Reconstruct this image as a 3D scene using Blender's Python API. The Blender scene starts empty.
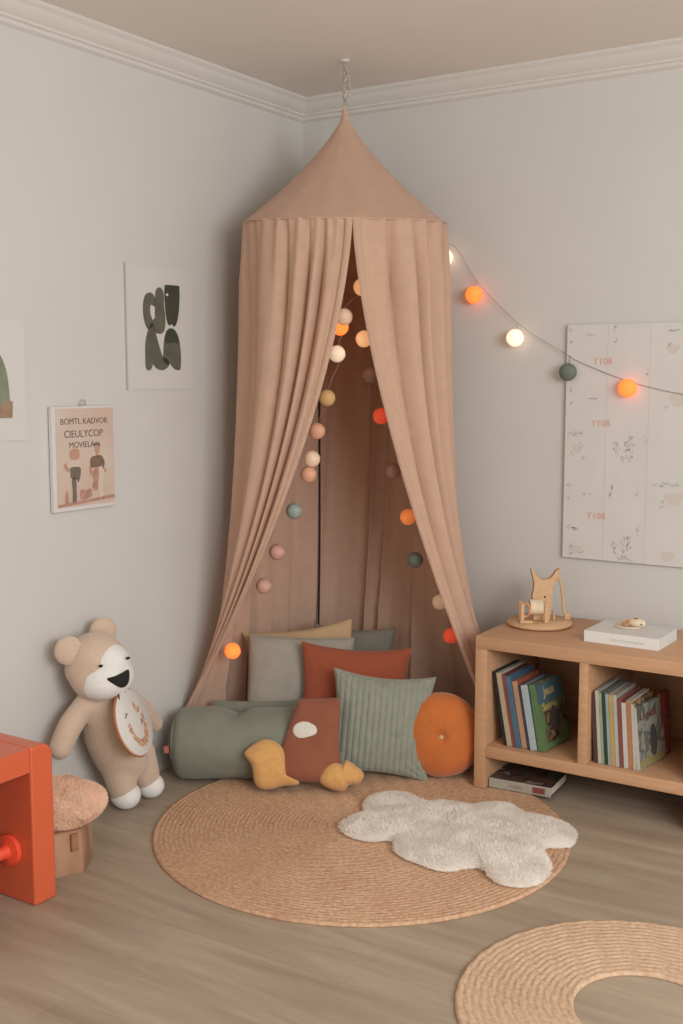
import bpy, bmesh, math, random
from mathutils import Vector, Matrix, noise
random.seed(7)
PI = math.pi
sc = bpy.context.scene
COL = sc.collection

# ------------------------------------------------------------------ helpers
def V(*a): return Vector(a)
def s2l(c):
    return tuple((x/12.92 if x <= .04045 else ((x+.055)/1.055)**2.4) for x in [v/255 for v in c])

def mat(name, col, rough=.8, var=.0, vscale=40, bump=.0, bscale=200, sheen=0, spec=.3, emit=None, estr=1, trans=0, col2=None, stretch=None, bdist=.002, tint=None):
    m = bpy.data.materials.new(name); m.use_nodes = True
    nt = m.node_tree; N = nt.nodes; L = nt.links
    b = N['Principled BSDF']; b.inputs['Roughness'].default_value = rough
    b.inputs['Specular IOR Level'].default_value = spec
    c = (*col, 1)
    b.inputs['Base Color'].default_value = c
    tc = N.new('ShaderNodeTexCoord'); mp = N.new('ShaderNodeMapping'); L.new(tc.outputs['Object'], mp.inputs[0])
    if stretch: mp.inputs['Scale'].default_value = stretch
    if var or col2:
        n = N.new('ShaderNodeTexNoise'); n.inputs['Scale'].default_value = vscale; n.inputs['Detail'].default_value = 5
        L.new(mp.outputs[0], n.inputs[0])
        r = N.new('ShaderNodeValToRGB'); r.color_ramp.elements[0].position = .3; r.color_ramp.elements[1].position = .7
        lo = tuple(x*(1-var) for x in col); hi = tuple(min(1, x*(1+var)) for x in (col2 or col))
        r.color_ramp.elements[0].color = (*lo, 1); r.color_ramp.elements[1].color = (*hi, 1)
        L.new(n.outputs['Fac'], r.inputs[0]); L.new(r.outputs[0], b.inputs['Base Color'])
    if bump:
        n2 = N.new('ShaderNodeTexNoise'); n2.inputs['Scale'].default_value = bscale; n2.inputs['Detail'].default_value = 3
        L.new(mp.outputs[0], n2.inputs[0])
        bp = N.new('ShaderNodeBump'); bp.inputs['Strength'].default_value = bump; bp.inputs['Distance'].default_value = bdist
        L.new(n2.outputs['Fac'], bp.inputs['Height']); L.new(bp.outputs[0], b.inputs['Normal'])
    if sheen:
        b.inputs['Sheen Weight'].default_value = sheen
    if emit:
        b.inputs['Emission Color'].default_value = (*emit, 1); b.inputs['Emission Strength'].default_value = estr
    if trans:
        t = N.new('ShaderNodeBsdfTranslucent'); mx = N.new('ShaderNodeMixShader'); mx.inputs[0].default_value = trans
        t.inputs[0].default_value = c if not tint else (*tint, 1)
        o = N['Material Output']
        L.new(b.outputs[0], mx.inputs[1]); L.new(t.outputs[0], mx.inputs[2]); L.new(mx.outputs[0], o.inputs[0])
    return m

class MB:
    def __init__(s): s.v = []; s.f = []; s.uv = {}; s.mi = []; s.cur = 0
    def add(s, vs, fs, M=None):
        o = len(s.v)
        s.v += [tuple(M @ Vector(p)) if M else tuple(p) for p in vs]
        for f in fs: s.f.append(tuple(i+o for i in f)); s.mi.append(s.cur)
    def bm(s, bm, M=None):
        bm.verts.index_update()
        s.add([v.co[:] for v in bm.verts], [[v.index for v in f.verts] for f in bm.faces], M); bm.free()
    def box(s, x0, x1, y0, y1, z0, z1, bev=.0, seg=2, M=None):
        b = bmesh.new(); bmesh.ops.create_cube(b, size=1)
        for v in b.verts: v.co = Vector((x0+(v.co.x+.5)*(x1-x0), y0+(v.co.y+.5)*(y1-y0), z0+(v.co.z+.5)*(z1-z0)))
        if bev: bmesh.ops.bevel(b, geom=b.edges[:], offset=bev, segments=seg, profile=.5, affect='EDGES')
        s.bm(b, M)
    def ell(s, c, r, seg=24, rings=16, M=None):
        vs = []; fs = []
        rr = r if hasattr(r, '__len__') else (r, r, r)
        for i in range(rings+1):
            t = PI*i/rings
            for j in range(seg):
                a = 2*PI*j/seg
                vs.append((c[0]+rr[0]*math.sin(t)*math.cos(a), c[1]+rr[1]*math.sin(t)*math.sin(a), c[2]+rr[2]*math.cos(t)))
        for i in range(rings):
            for j in range(seg):
                k = (j+1) % seg
                fs.append((i*seg+j, (i+1)*seg+j, (i+1)*seg+k, i*seg+k))
        s.add(vs, fs, M)
    def tube(s, pts, r, seg=8, caps=True, M=None, flat=1.0):
        pts = [Vector(p) for p in pts]; n = len(pts)
        rs = r if hasattr(r, '__len__') else [r]*n
        vs = []; fs = []; up = Vector((0, 0, 1))
        prev = None
        for i, p in enumerate(pts):
            t = (pts[min(i+1, n-1)]-pts[max(i-1, 0)]).normalized()
            if prev is None:
                a = t.cross(up)
                if a.length < 1e-3: a = t.cross(Vector((1, 0, 0)))
                a.normalize()
            else:
                a = (prev - t*prev.dot(t)).normalized()
            prev = a; b = t.cross(a)
            for j in range(seg):
                q = 2*PI*j/seg
                vs.append(p + a*math.cos(q)*rs[i] + b*math.sin(q)*rs[i]*flat)
        for i in range(n-1):
            for j in range(seg):
                k = (j+1) % seg
                fs.append((i*seg+j, i*seg+k, (i+1)*seg+k, (i+1)*seg+j))
        if caps: fs.append(tuple(range(seg-1, -1, -1))); fs.append(tuple((n-1)*seg+j for j in range(seg)))
        s.add(vs, fs, M)
    def lathe(s, prof, seg=32, M=None):
        vs = []; fs = []
        for (r, z) in prof:
            for j in range(seg):
                a = 2*PI*j/seg; vs.append((r*math.cos(a), r*math.sin(a), z))
        for i in range(len(prof)-1):
            for j in range(seg):
                k = (j+1) % seg; fs.append((i*seg+j, i*seg+k, (i+1)*seg+k, (i+1)*seg+j))
        fs.append(tuple(range(seg-1, -1, -1))); fs.append(tuple((len(prof)-1)*seg+j for j in range(seg)))
        s.add(vs, fs, M)
    def prism(s, poly, z0, z1, M=None):
        n = len(poly)
        vs = [(p[0], p[1], z0) for p in poly]+[(p[0], p[1], z1) for p in poly]
        fs = [tuple(range(n-1, -1, -1)), tuple(range(n, 2*n))]+[(i, (i+1) % n, n+(i+1) % n, n+i) for i in range(n)]
        s.add(vs, fs, M)
    def build(s, name, m=None, parent=None, smooth=False, loc=None, fix=True):
        me = bpy.data.meshes.new(name)
        vs = [Vector(v) for v in s.v]
        if loc is not None: vs = [v-Vector(loc) for v in vs]
        me.from_pydata(vs, [], s.f)
        ms = m if isinstance(m, (list, tuple)) else [m]
        for q in ms:
            if q: me.materials.append(q)
        for p, i in zip(me.polygons, s.mi): p.material_index = min(i, len(ms)-1); p.use_smooth = smooth
        if fix:
            b = bmesh.new(); b.from_mesh(me); bmesh.ops.remove_doubles(b, verts=b.verts, dist=1e-6)
            bmesh.ops.recalc_face_normals(b, faces=b.faces); b.to_mesh(me); b.free()
        o = bpy.data.objects.new(name, me); COL.objects.link(o)
        if loc is not None: o.location = loc
        if parent: o.parent = parent
        return o

def tag(o, label, cat, group=None):
    o['label'] = label; o['category'] = cat
    if group: o['group'] = group
    return o
def struct(o): o['kind'] = 'structure'; return o
def thing(name, label, cat, loc=(0, 0, 0), group=None, M=None):
    o = bpy.data.objects.new(name, None); COL.objects.link(o); o.empty_display_size = .05
    if M is not None: o.matrix_world = M
    else: o.location = loc
    return tag(o, label, cat, group)
def smooth_by_angle(o, ang=40):
    for p in o.data.polygons: p.use_smooth = True
    try: o.data.set_sharp_from_angle(angle=math.radians(ang))
    except Exception: pass
    return o
def cat(pts, n=6, closed=True):
    out = []; L = len(pts)
    rng = range(L) if closed else range(L-1)
    for i in rng:
        g = (lambda k: pts[k % L]) if closed else (lambda k: pts[max(0, min(L-1, k))])
        p0, p1, p2, p3 = [Vector(g(i+d)) for d in (-1, 0, 1, 2)]
        for k in range(n):
            t = k/n
            out.append(.5*((2*p1)+(-p0+p2)*t+(2*p0-5*p1+4*p2-p3)*t*t+(-p0+3*p1-3*p2+p3)*t**3))
    if not closed: out.append(Vector(pts[-1]))
    return out
def text_mesh(mb, s, size, M, extrude=.0004, spacing=1.0, bold=0):
    cu = bpy.data.curves.new('lettering_curve', 'FONT'); cu.body = s; cu.size = size; cu.extrude = extrude
    cu.space_character = spacing; cu.offset = bold; cu.resolution_u = 3
    ob = bpy.data.objects.new('lettering_curve', cu); COL.objects.link(ob)
    bpy.context.view_layer.update()
    dg = bpy.context.evaluated_depsgraph_get()
    me = bpy.data.meshes.new_from_object(ob.evaluated_get(dg))
    mb.add([v.co[:] for v in me.vertices], [tuple(p.vertices) for p in me.polygons], M)
    bpy.data.objects.remove(ob); bpy.data.meshes.remove(me); bpy.data.curves.remove(cu)

RT = Vector((.8413, .5406, 0)); NRM = Vector((.5406, -.8413, 0)); UP = Vector((0, 0, 1))
def frame(c, tilt=0, yaw=0, roll=0):
    """x = width, y = up (leaning back), z = out of the front face, facing the open side of the nook"""
    R0 = Matrix.Rotation(math.radians(yaw), 3, 'Z')
    r = R0 @ RT; n = R0 @ NRM; t = math.radians(tilt)
    u = UP*math.cos(t) - n*math.sin(t); nn = n*math.cos(t) + UP*math.sin(t)
    B = Matrix((r, u, nn)).transposed().to_4x4()
    return Matrix.Translation(c) @ B @ Matrix.Rotation(math.radians(roll), 4, 'Z')
def XYZ(c, x, y, z):
    return Matrix.Translation(c) @ Matrix((Vector(x), Vector(y), Vector(z))).transposed().to_4x4()
ML = lambda y, z, x=.0: XYZ((x, y, z), (0, 1, 0), (0, 0, 1), (1, 0, 0))      # on the left wall
MR = lambda x, z, y=.0: XYZ((x, y, z), (1, 0, 0), (0, 0, 1), (0, -1, 0))     # on the right wall

# ------------------------------------------------------------------ materials
M = {}
M['wall'] = mat('wall_paint', (.615, .603, .575), .9, .015, 3, .15, 260, bdist=.001)
M['ceiling'] = mat('ceiling_paint', (.82, .77, .71), .9, .015, 3)
M['crown'] = mat('crown_paint', (.655, .63, .59), .7)
M['fabric'] = mat('canopy_muslin', (.66, .45, .332), .92, .05, 30, .5, 900, sheen=.15, trans=.22, bdist=.0008, tint=(.66, .33, .19))
M['fabric_in'] = M['fabric']
M['wood'] = mat('oak_veneer', (.52, .295, .162), .5, .05, 6, .06, 60, spec=.4, stretch=(1, 9, 9), col2=(.55, .32, .18))
M['toy_wood'] = mat('pale_beech', (.60, .385, .215), .6, .1, 30, stretch=(1, 1, 6))
M['cream'] = mat('cream_wood', (.72, .58, .42), .7, .1, 40)
M['orange'] = mat('orange_red_plastic', (.64, .12, .05), .28, spec=.55)
M['knob_red'] = mat('bright_red_plastic', (.85, .09, .04), .35, spec=.5)
M['plush'] = mat('beige_knit_plush', (.62, .475, .36), .95, .06, 120, .7, 500, sheen=.3)
M['plush_w'] = mat('white_plush', (.80, .78, .75), .95, .03, 120, .6, 500, sheen=.3)
M['black'] = mat('black_felt', (.018, .018, .018), .9)
M['sage'] = mat('sage_cotton', (.225, .235, .18), .92, .08, 12, .5, 700, sheen=.2)
M['sage_cord'] = mat('sage_corduroy', (.27, .285, .225), .95, .08, 40, .5, 500, sheen=.35)
M['greige'] = mat('grey_beige_linen', (.36, .335, .28), .92, .06, 15, .5, 700, sheen=.2)
M['olive'] = mat('olive_grey_linen', (.21, .20, .155), .92, .06, 15, .5, 700)
M['mustard_c'] = mat('sand_linen', (.53, .37, .21), .92, .06, 15, .5, 700)
M['rust'] = mat('rust_cotton', (.32, .078, .036), .9, .06, 15, .5, 700, sheen=.2)
M['brick'] = mat('brick_brown_cotton', (.27, .092, .052), .9, .10, 14, .5, 500, sheen=.2)
M['mustard'] = mat('mustard_plush', (.66, .36, .125), .95, .06, 60, .5, 500, sheen=.3)
M['pumpkin'] = mat('orange_velvet', (.52, .145, .032), .85, .08, 10, .3, 500, sheen=.35)
M['fur_w'] = mat('white_sheepskin', (.99, .96, .91), .95, .0, 30, sheen=1, trans=.5)
M['fur_b'] = mat('blush_beige_fur', (.95, .72, .55), .95, .04, 30, sheen=.5, trans=.4)
M['bark'] = mat('peeled_stump_wood', (.24, .135, .08), .8, .35, 9, .5, 60, col2=(.40, .23, .14), stretch=(1, 1, .35))
M['paper'] = mat('white_paper', (.66, .65, .63), .8)
M['print_paper'] = mat('matte_print_paper', (.635, .622, .595), .85)
M['sheet'] = mat('pale_printed_sheet', (.63, .615, .59), .75, .02, 9, col2=(.645, .62, .60))
M['page'] = mat('book_pages', (.66, .60, .48), .9, .12, 300, stretch=(.02, .02, 3))
M['metal'] = mat('clip_metal', (.45, .45, .43), .35, spec=.6)
M['wire'] = mat('grey_wire', (.36, .32, .27), .6)
M['black_line'] = mat('black_line_surface', (.02, .017, .015), .6)
M['cord'] = mat('braided_jute_cord', (.47, .42, .35), .9, .35, 90)
M['brass'] = mat('brass_button', (.55, .40, .22), .5)
M['ink_g'] = mat('dark_olive_ink', s2l((70, 71, 60)), .85, .08, 20)
M['ink_l'] = mat('grey_olive_ink', s2l((100, 99, 86)), .85, .15, 20)
M['ink_s'] = mat('sage_ink', s2l((132, 137, 116)), .85, .12, 30)
M['ink_b'] = mat('clay_ink', s2l((156, 130, 108)), .85, .1, 30)

def floor_mat():
    m = bpy.data.materials.new('oak_laminate_floor'); m.use_nodes = True
    nt = m.node_tree; N = nt.nodes; L = nt.links; b = N['Principled BSDF']
    tc = N.new('ShaderNodeTexCoord'); mp = N.new('ShaderNodeMapping'); L.new(tc.outputs['Object'], mp.inputs[0])
    br = N.new('ShaderNodeTexBrick'); L.new(mp.outputs[0], br.inputs[0])
    br.offset = .37; br.inputs['Scale'].default_value = 1; br.inputs['Brick Width'].default_value = 1.28; br.inputs['Row Height'].default_value = .19
    br.inputs['Mortar Size'].default_value = .0012; br.inputs['Mortar Smooth'].default_value = .3; br.inputs['Bias'].default_value = 0
    br.inputs['Color1'].default_value = (.8, .8, .8, 1); br.inputs['Color2'].default_value = (1, 1, 1, 1); br.inputs['Mortar'].default_value = (.72, .72, .72, 1)
    m2 = N.new('ShaderNodeMapping'); m2.inputs['Scale'].default_value = (1.0, 9, 1); L.new(tc.outputs['Object'], m2.inputs[0])
    n = N.new('ShaderNodeTexNoise'); n.inputs['Scale'].default_value = 1.6; n.inputs['Detail'].default_value = 8; n.inputs['Roughness'].default_value = .6; n.inputs['Distortion'].default_value = .6
    L.new(m2.outputs[0], n.inputs[0])
    r = N.new('ShaderNodeValToRGB'); r.color_ramp.elements[0].position = .28; r.color_ramp.elements[1].position = .72
    r.color_ramp.elements[0].color = (.33, .25, .18, 1); r.color_ramp.elements[1].color = (.49, .405, .305, 1)
    L.new(n.outputs['Fac'], r.inputs[0])
    mx = N.new('ShaderNodeMix'); mx.data_type = 'RGBA'; mx.blend_type = 'MULTIPLY'; mx.inputs[0].default_value = .55
    L.new(r.outputs[0], mx.inputs[6]); L.new(br.outputs['Color'], mx.inputs[7]); L.new(mx.outputs[2], b.inputs['Base Color'])
    b.inputs['Roughness'].default_value = .42; b.inputs['Specular IOR Level'].default_value = .35
    bp = N.new('ShaderNodeBump'); bp.inputs['Strength'].default_value = .12; bp.inputs['Distance'].default_value = .002
    L.new(n.outputs['Fac'], bp.inputs['Height']); L.new(bp.outputs[0], b.inputs['Normal'])
    return m
M['floor'] = floor_mat()

def jute_mat(name, c1, c2):
    m = bpy.data.materials.new(name); m.use_nodes = True
    nt = m.node_tree; N = nt.nodes; L = nt.links; b = N['Principled BSDF']
    tc = N.new('ShaderNodeTexCoord')
    n = N.new('ShaderNodeTexNoise'); n.inputs['Scale'].default_value = 90; n.inputs['Detail'].default_value = 4; L.new(tc.outputs['Object'], n.inputs[0])
    n3 = N.new('ShaderNodeTexNoise'); n3.inputs['Scale'].default_value = 5; n3.inputs['Detail'].default_value = 2; L.new(tc.outputs['Object'], n3.inputs[0])
    ad = N.new('ShaderNodeMath'); ad.operation = 'MULTIPLY_ADD'; ad.inputs[1].default_value = .35; L.new(n3.outputs['Fac'], ad.inputs[0]); L.new(n.outputs['Fac'], ad.inputs[2])
    r = N.new('ShaderNodeValToRGB'); r.color_ramp.elements[0].position = .45; r.color_ramp.elements[1].position = .9
    r.color_ramp.elements[0].color = (*c1, 1); r.color_ramp.elements[1].color = (*c2, 1)
    L.new(ad.outputs[0], r.inputs[0]); L.new(r.outputs[0], b.inputs['Base Color'])
    b.inputs['Roughness'].default_value = .9; b.inputs['Specular IOR Level'].default_value = .15
    bp = N.new('ShaderNodeBump'); bp.inputs['Strength'].default_value = .6; bp.inputs['Distance'].default_value = .002
    L.new(n.outputs['Fac'], bp.inputs['Height']); L.new(bp.outputs[0], b.inputs['Normal'])
    return m
M['jute'] = jute_mat('jute_braid', (.46, .265, .155), (.68, .455, .30))
M['jute_pale'] = jute_mat('pale_jute_braid', (.53, .35, .22), (.71, .515, .36))

def art_mat(name, cols, scale=28):
    m = bpy.data.materials.new(name); m.use_nodes = True
    nt = m.node_tree; N = nt.nodes; L = nt.links; b = N['Principled BSDF']
    tc = N.new('ShaderNodeTexCoord'); n = N.new('ShaderNodeTexNoise'); n.inputs['Scale'].default_value = scale; n.inputs['Detail'].default_value = 3; n.inputs['Distortion'].default_value = .8
    L.new(tc.outputs['Object'], n.inputs[0])
    r = N.new('ShaderNodeValToRGB'); r.color_ramp.interpolation = 'CONSTANT'
    k = len(cols)
    while len(r.color_ramp.elements) < k: r.color_ramp.elements.new(.5)
    for i, c in enumerate(cols):
        r.color_ramp.elements[i].position = 0 if i == 0 else .36+.28*(i-1)/max(1, k-2); r.color_ramp.elements[i].color = (*s2l(tuple(v*.75+sum(c)/12 for v in c)), 1)
    L.new(n.outputs['Fac'], r.inputs[0]); L.new(r.outputs[0], b.inputs['Base Color']); b.inputs['Roughness'].default_value = .45
    return m

# ------------------------------------------------------------------ room shell
CEIL = 2.41
X1, Y1 = 4.6, -5.2
mb = MB(); mb.box(-.0, X1, Y1, 0, -.08, 0); struct(mb.build('floor', M['floor']))
mb = MB(); mb.box(-.1, X1, Y1, .1, CEIL, CEIL+.08); struct(mb.build('ceiling', M['ceiling']))
mb = MB(); mb.box(-.1, 0, Y1, .1, -.08, CEIL); struct(mb.build('wall_left', M['wall']))
mb = MB(); mb.box(0, X1, 0, .1, -.08, CEIL); struct(mb.build('wall_right', M['wall']))
# crown moulding profile (out from wall, down from ceiling)
prof = [(0, 0), (.052, 0), (.052, -.010), (.046, -.016), (.042, -.020), (.040, -.026), (.033, -.038), (.024, -.048), (.018, -.053), (.018, -.060), (.011, -.064), (.011, -.074), (.005, -.079), (0, -.082)]
def crown(name, dirx):
    mb = MB(); vs = []; n = len(prof); Lh = 4.6
    for e in (0, 1):
        for (d, z) in prof:
            d2 = d+.0005; z = z-.0005
            if dirx: p = ((d if e == 0 else Lh), -d, CEIL+z) if e == 0 else (Lh, -d, CEIL+z)
            else: p = (d, (-d if e == 0 else -Lh), CEIL+z)
            vs.append(p)
    fs = [(i, (i+1) % n, n+(i+1) % n, n+i) for i in range(n)]+[tuple(range(n)), tuple(range(2*n-1, n-1, -1))]
    mb.add(vs, fs); return struct(smooth_by_angle(mb.build(name, M['crown']), 25))
crown('trim_1', False); crown('trim_2', True)

# ------------------------------------------------------------------ canopy
RC = Vector((.446, -.395, 0)); RR = .341
canopy = thing('canopy', 'dusty pink muslin play canopy hanging in the corner with its curtains swept open', 'canopy', (RC.x, RC.y, 0))
FA = math.atan2(-.8413+.03, .5406+.06)         # angle of the front gap
def ring_z(a): return 1.878 - .030*math.cos(a-FA)
# cone
mb = MB(); seg = 120; rows = 26
vs = []; fs = []
for i in range(rows+1):
    t = i/rows; r = .010+(RR-.010)*(.55*t+.45*t**1.8)
    for j in range(seg):
        a = 2*PI*j/seg
        ft = .0025*t*noise.noise(Vector((math.cos(a)*3, math.sin(a)*3, t*2)))
        zz = 2.222*(1-t)+ring_z(a)*t
        rr = r+ft+(.0025*math.sin(a*14) if 0 < t < 1 else 0)*t
        vs.append((RC.x+rr*math.cos(a), RC.y+rr*math.sin(a), zz))
for i in range(rows):
    for j in range(seg):
        k = (j+1) % seg; fs.append((i*seg+j, i*seg+k, (i+1)*seg+k, (i+1)*seg+j))
mb.add(vs, fs); cone = mb.build('roof_cone', M['fabric'], None, True, loc=RC); cone.parent = canopy; cone.location = (0, 0, 0)
# seam band with piping
mb = MB(); pts = []
for j in range(121):
    a = 2*PI*j/120; pts.append((RC.x+(RR+.002)*math.cos(a), RC.y+(RR+.002)*math.sin(a), ring_z(a)-.002))
mb.tube(pts, .0035, 6, caps=False)
o = mb.build('ring_seam', M['fabric'], None, True, loc=RC); o.parent = canopy; o.location = (0, 0, 0)
# gathered tip and hanging cord
mb = MB(); mb.lathe([(.013, 0), (.014, .01), (.009, .014), (.010, .022), (.013, .03)], 16, Matrix.Translation((RC.x, RC.y, 2.214)))
o = mb.build('gathered_tip', M['fabric'], None, True, loc=RC); o.parent = canopy; o.location = (0, 0, 0)
mb = MB()
for ph in (0, 2*PI/3, 4*PI/3):
    pts = []
    for i in range(70):
        t = i/69; z = 2.232+t*(2.392-2.232)
        w = .0042+.0015*math.sin(t*40)
        pts.append((RC.x+w*math.cos(ph+t*26)+.002*math.sin(t*9), RC.y+w*math.sin(ph+t*26), z))
    mb.tube(pts, .0032, 6)
for z in (2.246, 2.30, 2.345, 2.38): mb.ell((RC.x+.001, RC.y, z), (.0085, .0085, .007), 12, 8)
mb.tube([(RC.x+.006, RC.y, 2.38), (RC.x+.013, RC.y+.006, 2.345), (RC.x+.016, RC.y+.008, 2.31), (RC.x+.012, RC.y+.006, 2.285)], .003, 6)
o = mb.build('hanging_cord', M['cord'], None, True, loc=RC); o.parent = canopy; o.location = (0, 0, 0)

def lerp(a, b, t): return a+(b-a)*t
def ilin(keys, u):
    for (u0, p0), (u1, p1) in zip(keys, keys[1:]):
        if u <= u1:
            t = (u-u0)/(u1-u0); t = max(0, min(1, t)); return lerp(p0, p1, t)
    return keys[-1][1]
# bottom outline of the cloth from the left front edge round the back to the right front edge
BOT = [(0, V(.036, -.774, 0)), (.06, V(.033, -.765, 0)), (.14, V(.028, -.735, 0)), (.25, V(.028, -.64, 0)), (.34, V(.06, -.42, 0)), (.42, V(.07, -.22, 0)), (.5, V(.155, -.10, 0)),
       (.58, V(.32, -.06, 0)), (.68, V(.56, -.05, 0)), (.78, V(.80, -.045, 0)), (.88, V(.905, -.075, 0)), (.95, V(.945, -.19, 0)), (1, V(.945, -.265, 0))]
def cl(u, keys): return ilin(keys, u)
EXP = [(0, 1.55), (.08, 1.85), (.18, 2.7), (.3, 2.4), (.5, 1.6), (.75, 2.2), (.86, 2.4), (.95, 1.8), (1, 1.48)]
def drape(u, v, off=0):
    a = FA - u*2*PI           # clockwise seen from above: front -> left -> back -> right
    zt = ring_z(a)
    top = Vector((RC.x+RR*math.cos(a), RC.y+RR*math.sin(a), 0))
    bot = cl(u, BOT)
    z = zt*(1-v)+.004*v
    tt = min(1, v*zt/1.66)
    s = tt**cl(u, EXP)
    s = min(1, s)
    p = lerp(top, bot, s)
    return Vector((p.x, p.y, z)), a
# fold positions: irregular, denser near the seam
rnd = random.Random(3)
def fold(u, v):
    w = 1.5*noise.noise(Vector((u*9, .3, 1.7)))+.5*noise.noise(Vector((u*25, 2.1, v*.7)))
    ph = PI*17*u+w*2.6+.4*math.sin(v*2+u*9)
    big = math.sin(2*ph)
    fine = math.sin(2*PI*(46*u)+w*6)
    am = (.003+.030*min(1, v*8+.12)*(1-.45*v))*(1.25 if u > .5 else 1.0)
    sharp = 1.7*abs(math.cos(ph))**.75-1.0
    return am*sharp*(.75+.6*abs(noise.noise(Vector((u*7+4, v*1.2, 0)))))+.0034*fine*max(0, 1-v*5)+.0025*fine*noise.noise(Vector((u*30, v*3, 0)))
def curtain(name, u0, u1, nu, nv, push=0, hem_at=None):
    mb = MB(); vs = []
    for i in range(nu+1):
        u = u0+(u1-u0)*i/nu
        for j in range(nv+1):
            v = j/nv
            p, a = drape(u, v)
            e = .002
            pa, _ = drape(min(1, u+e), v); pb, _ = drape(max(0, u-e), v)
            t = (pa-pb); t.z = 0
            t = t.normalized() if t.length > 1e-6 else Vector((1, 0, 0))
            n = Vector((t.y, -t.x, 0))
            out = Vector((math.cos(a), math.sin(a), 0))
            if n.dot(out) < 0: n = -n
            d = fold(u, v)
            edge = min(u, 1-u)
            if edge < .02: d = d*(edge/.02)*.6
            q = p+n*(d+push*max(0, 1-(u-.478)/.10))
            q.x = max(q.x, .006); q.y = min(q.y, -.006)
            # ruffled lip just above the seam line
            vs.append(q)
    fs = []
    for i in range(nu):
        for j in range(nv):
            fs.append((i*(nv+1)+j, i*(nv+1)+j+1, (i+1)*(nv+1)+j+1, (i+1)*(nv+1)+j))
    mb.add(vs, fs)
    o = mb.build(name, M['fabric'], None, True, loc=RC, fix=False); o.parent = canopy; o.location = (0, 0, 0)
    return vs, nv
vsL, nvL = curtain('curtain', 0, .485, 420, 150)
vsR, nvR = curtain('curtain', .478, 1, 440, 150, push=.022)
# folded hem running down each open front edge
def hem(vs, nv, row, sgn, w=.022):
    mb = MB(); A = []
    base = vs[row*(nv+1):(row+1)*(nv+1)]
    for j, p in enumerate(base):
        v = j/nv
        n = NRM*.006
        side = Vector((-RT.x, -RT.y, 0))*sgn*w*(1-.35*v)
        A.append((p+n*.3, p+n+side*.35, p+n*.9+side, p+n*.2+side*1.04))
    vv = [q for r in A for q in r]; fs = []
    for j in range(len(A)-1):
        for k in range(3):
            fs.append((j*4+k, j*4+k+1, (j+1)*4+k+1, (j+1)*4+k))
    for q in vv: q.x = max(q.x, .006)
    mb.add(vv, fs); o = mb.build('curtain_hem', M['fabric'], None, True, loc=RC, fix=False); o.parent = canopy; o.location = (0, 0, 0)
hem(vsL, nvL, 0, 1); hem(vsR, nvR, 440, -1)
# ceiling hook
hk = thing('ceiling_hook', 'small pale ceiling hook holding the cord of the canopy', 'hook', (RC.x, RC.y, CEIL))
mb = MB(); mb.lathe([(.018, 0), (.018, -.003), (.014, -.007), (.005, -.008)], 20); mb.build('mounting_plate', M['crown'], hk, True)
mb = MB(); pts = [(0, 0, -.007), (0, 0, -.012)]+[(.007*math.sin(t), 0, -.019+.007*math.cos(t)) for t in [x*.35 for x in range(15)]]
mb.tube(pts, .0018, 6); mb.build('hook_loop', M['metal'], hk, True)

# ------------------------------------------------------------------ ball garlands
def ball_mat(name, col, e=0, ec=None):
    m = mat(name, col, .9, .1, 60, .5, 250, emit=(ec or col) if e else None, estr=e)
    return m
BM = dict(
 warm=ball_mat('lit_cream_cotton', (.75, .50, .30), .50, (1, .48, .20)),
 white=ball_mat('lit_white_cotton', (.8, .66, .54), 1.15, (1, .66, .44)),
 cream=ball_mat('cream_cotton', (.72, .55, .40), .12, (1, .62, .36)),
 yellow=ball_mat('mustard_cotton', (.55, .36, .15), .07, (1, .6, .2)),
 peach=ball_mat('peach_cotton', (.66, .36, .23), .05, (1, .5, .3)),
 pink=ball_mat('dusty_pink_cotton', (.58, .34, .27)),
 orange=ball_mat('lit_orange_cotton', (.75, .22, .06), 2.0, (1, .12, .018)),
 red=ball_mat('lit_coral_cotton', (.72, .13, .07), .30, (1, .07, .03)),
 green=ball_mat('grey_green_cotton', (.15, .18, .15)),
 mint=ball_mat('pale_grey_green_cotton', (.30, .36, .32)),
 mauve=ball_mat('mauve_brown_cotton', (.33, .20, .16)))
def ball(c, m, parent, r, label, base):
    mb = MB(); mb.ell((0, 0, 0), r, 24, 16)
    rn = random.Random(int(c[0]*1000))
    mb.v = [tuple(Vector(v)*(1+.02*noise.noise(Vector(v)*60+Vector((c[0]*50, 0, 0))))) for v in mb.v]
    o = mb.build('cotton_ball', BM[m], parent, True); o.location = Vector(c)-Vector(base); o['label'] = label
    return o
def garland(name, label, balls, wire, r, wm, group=None, wr_=.0016):
    base = Vector(balls[0][0])
    g = thing(name, label, 'string lights', base)
    mb = MB(); mb.tube([p-base for p in cat(wire, 8, False)], wr_, 6); mb.build('wire', wm, g, True)
    for c, m, lb in balls: ball(c, m, g, r, lb, base)
    return g
LBL = dict(warm='glowing cream cotton ball', white='glowing white cotton ball', cream='cream cotton ball', yellow='mustard cotton ball', peach='peach cotton ball', pink='dusty pink cotton ball', orange='glowing orange cotton ball', red='glowing coral red cotton ball', green='dark grey green cotton ball', mint='pale grey green cotton ball', mauve='mauve brown cotton ball')
def B(pts): return [(p, m, LBL[m]) for p, m in pts]
LB = [((.631, -.583, 1.640), 'warm'), ((.577, -.605, 1.546), 'cream'), ((.552, -.590, 1.515), 'orange'), ((.550, -.605, 1.428), 'white'), ((.514, -.610, 1.285), 'yellow'),
      ((.479, -.618, 1.176), 'peach'), ((.459, -.618, 1.083), 'cream'), ((.442, -.614, 1.030), 'peach'), ((.397, -.635, .907), 'mint'), ((.339, -.654, .765), 'pink'), ((.294, -.669, .646), 'pink'), ((.176, -.695, .410), 'orange')]
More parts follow.
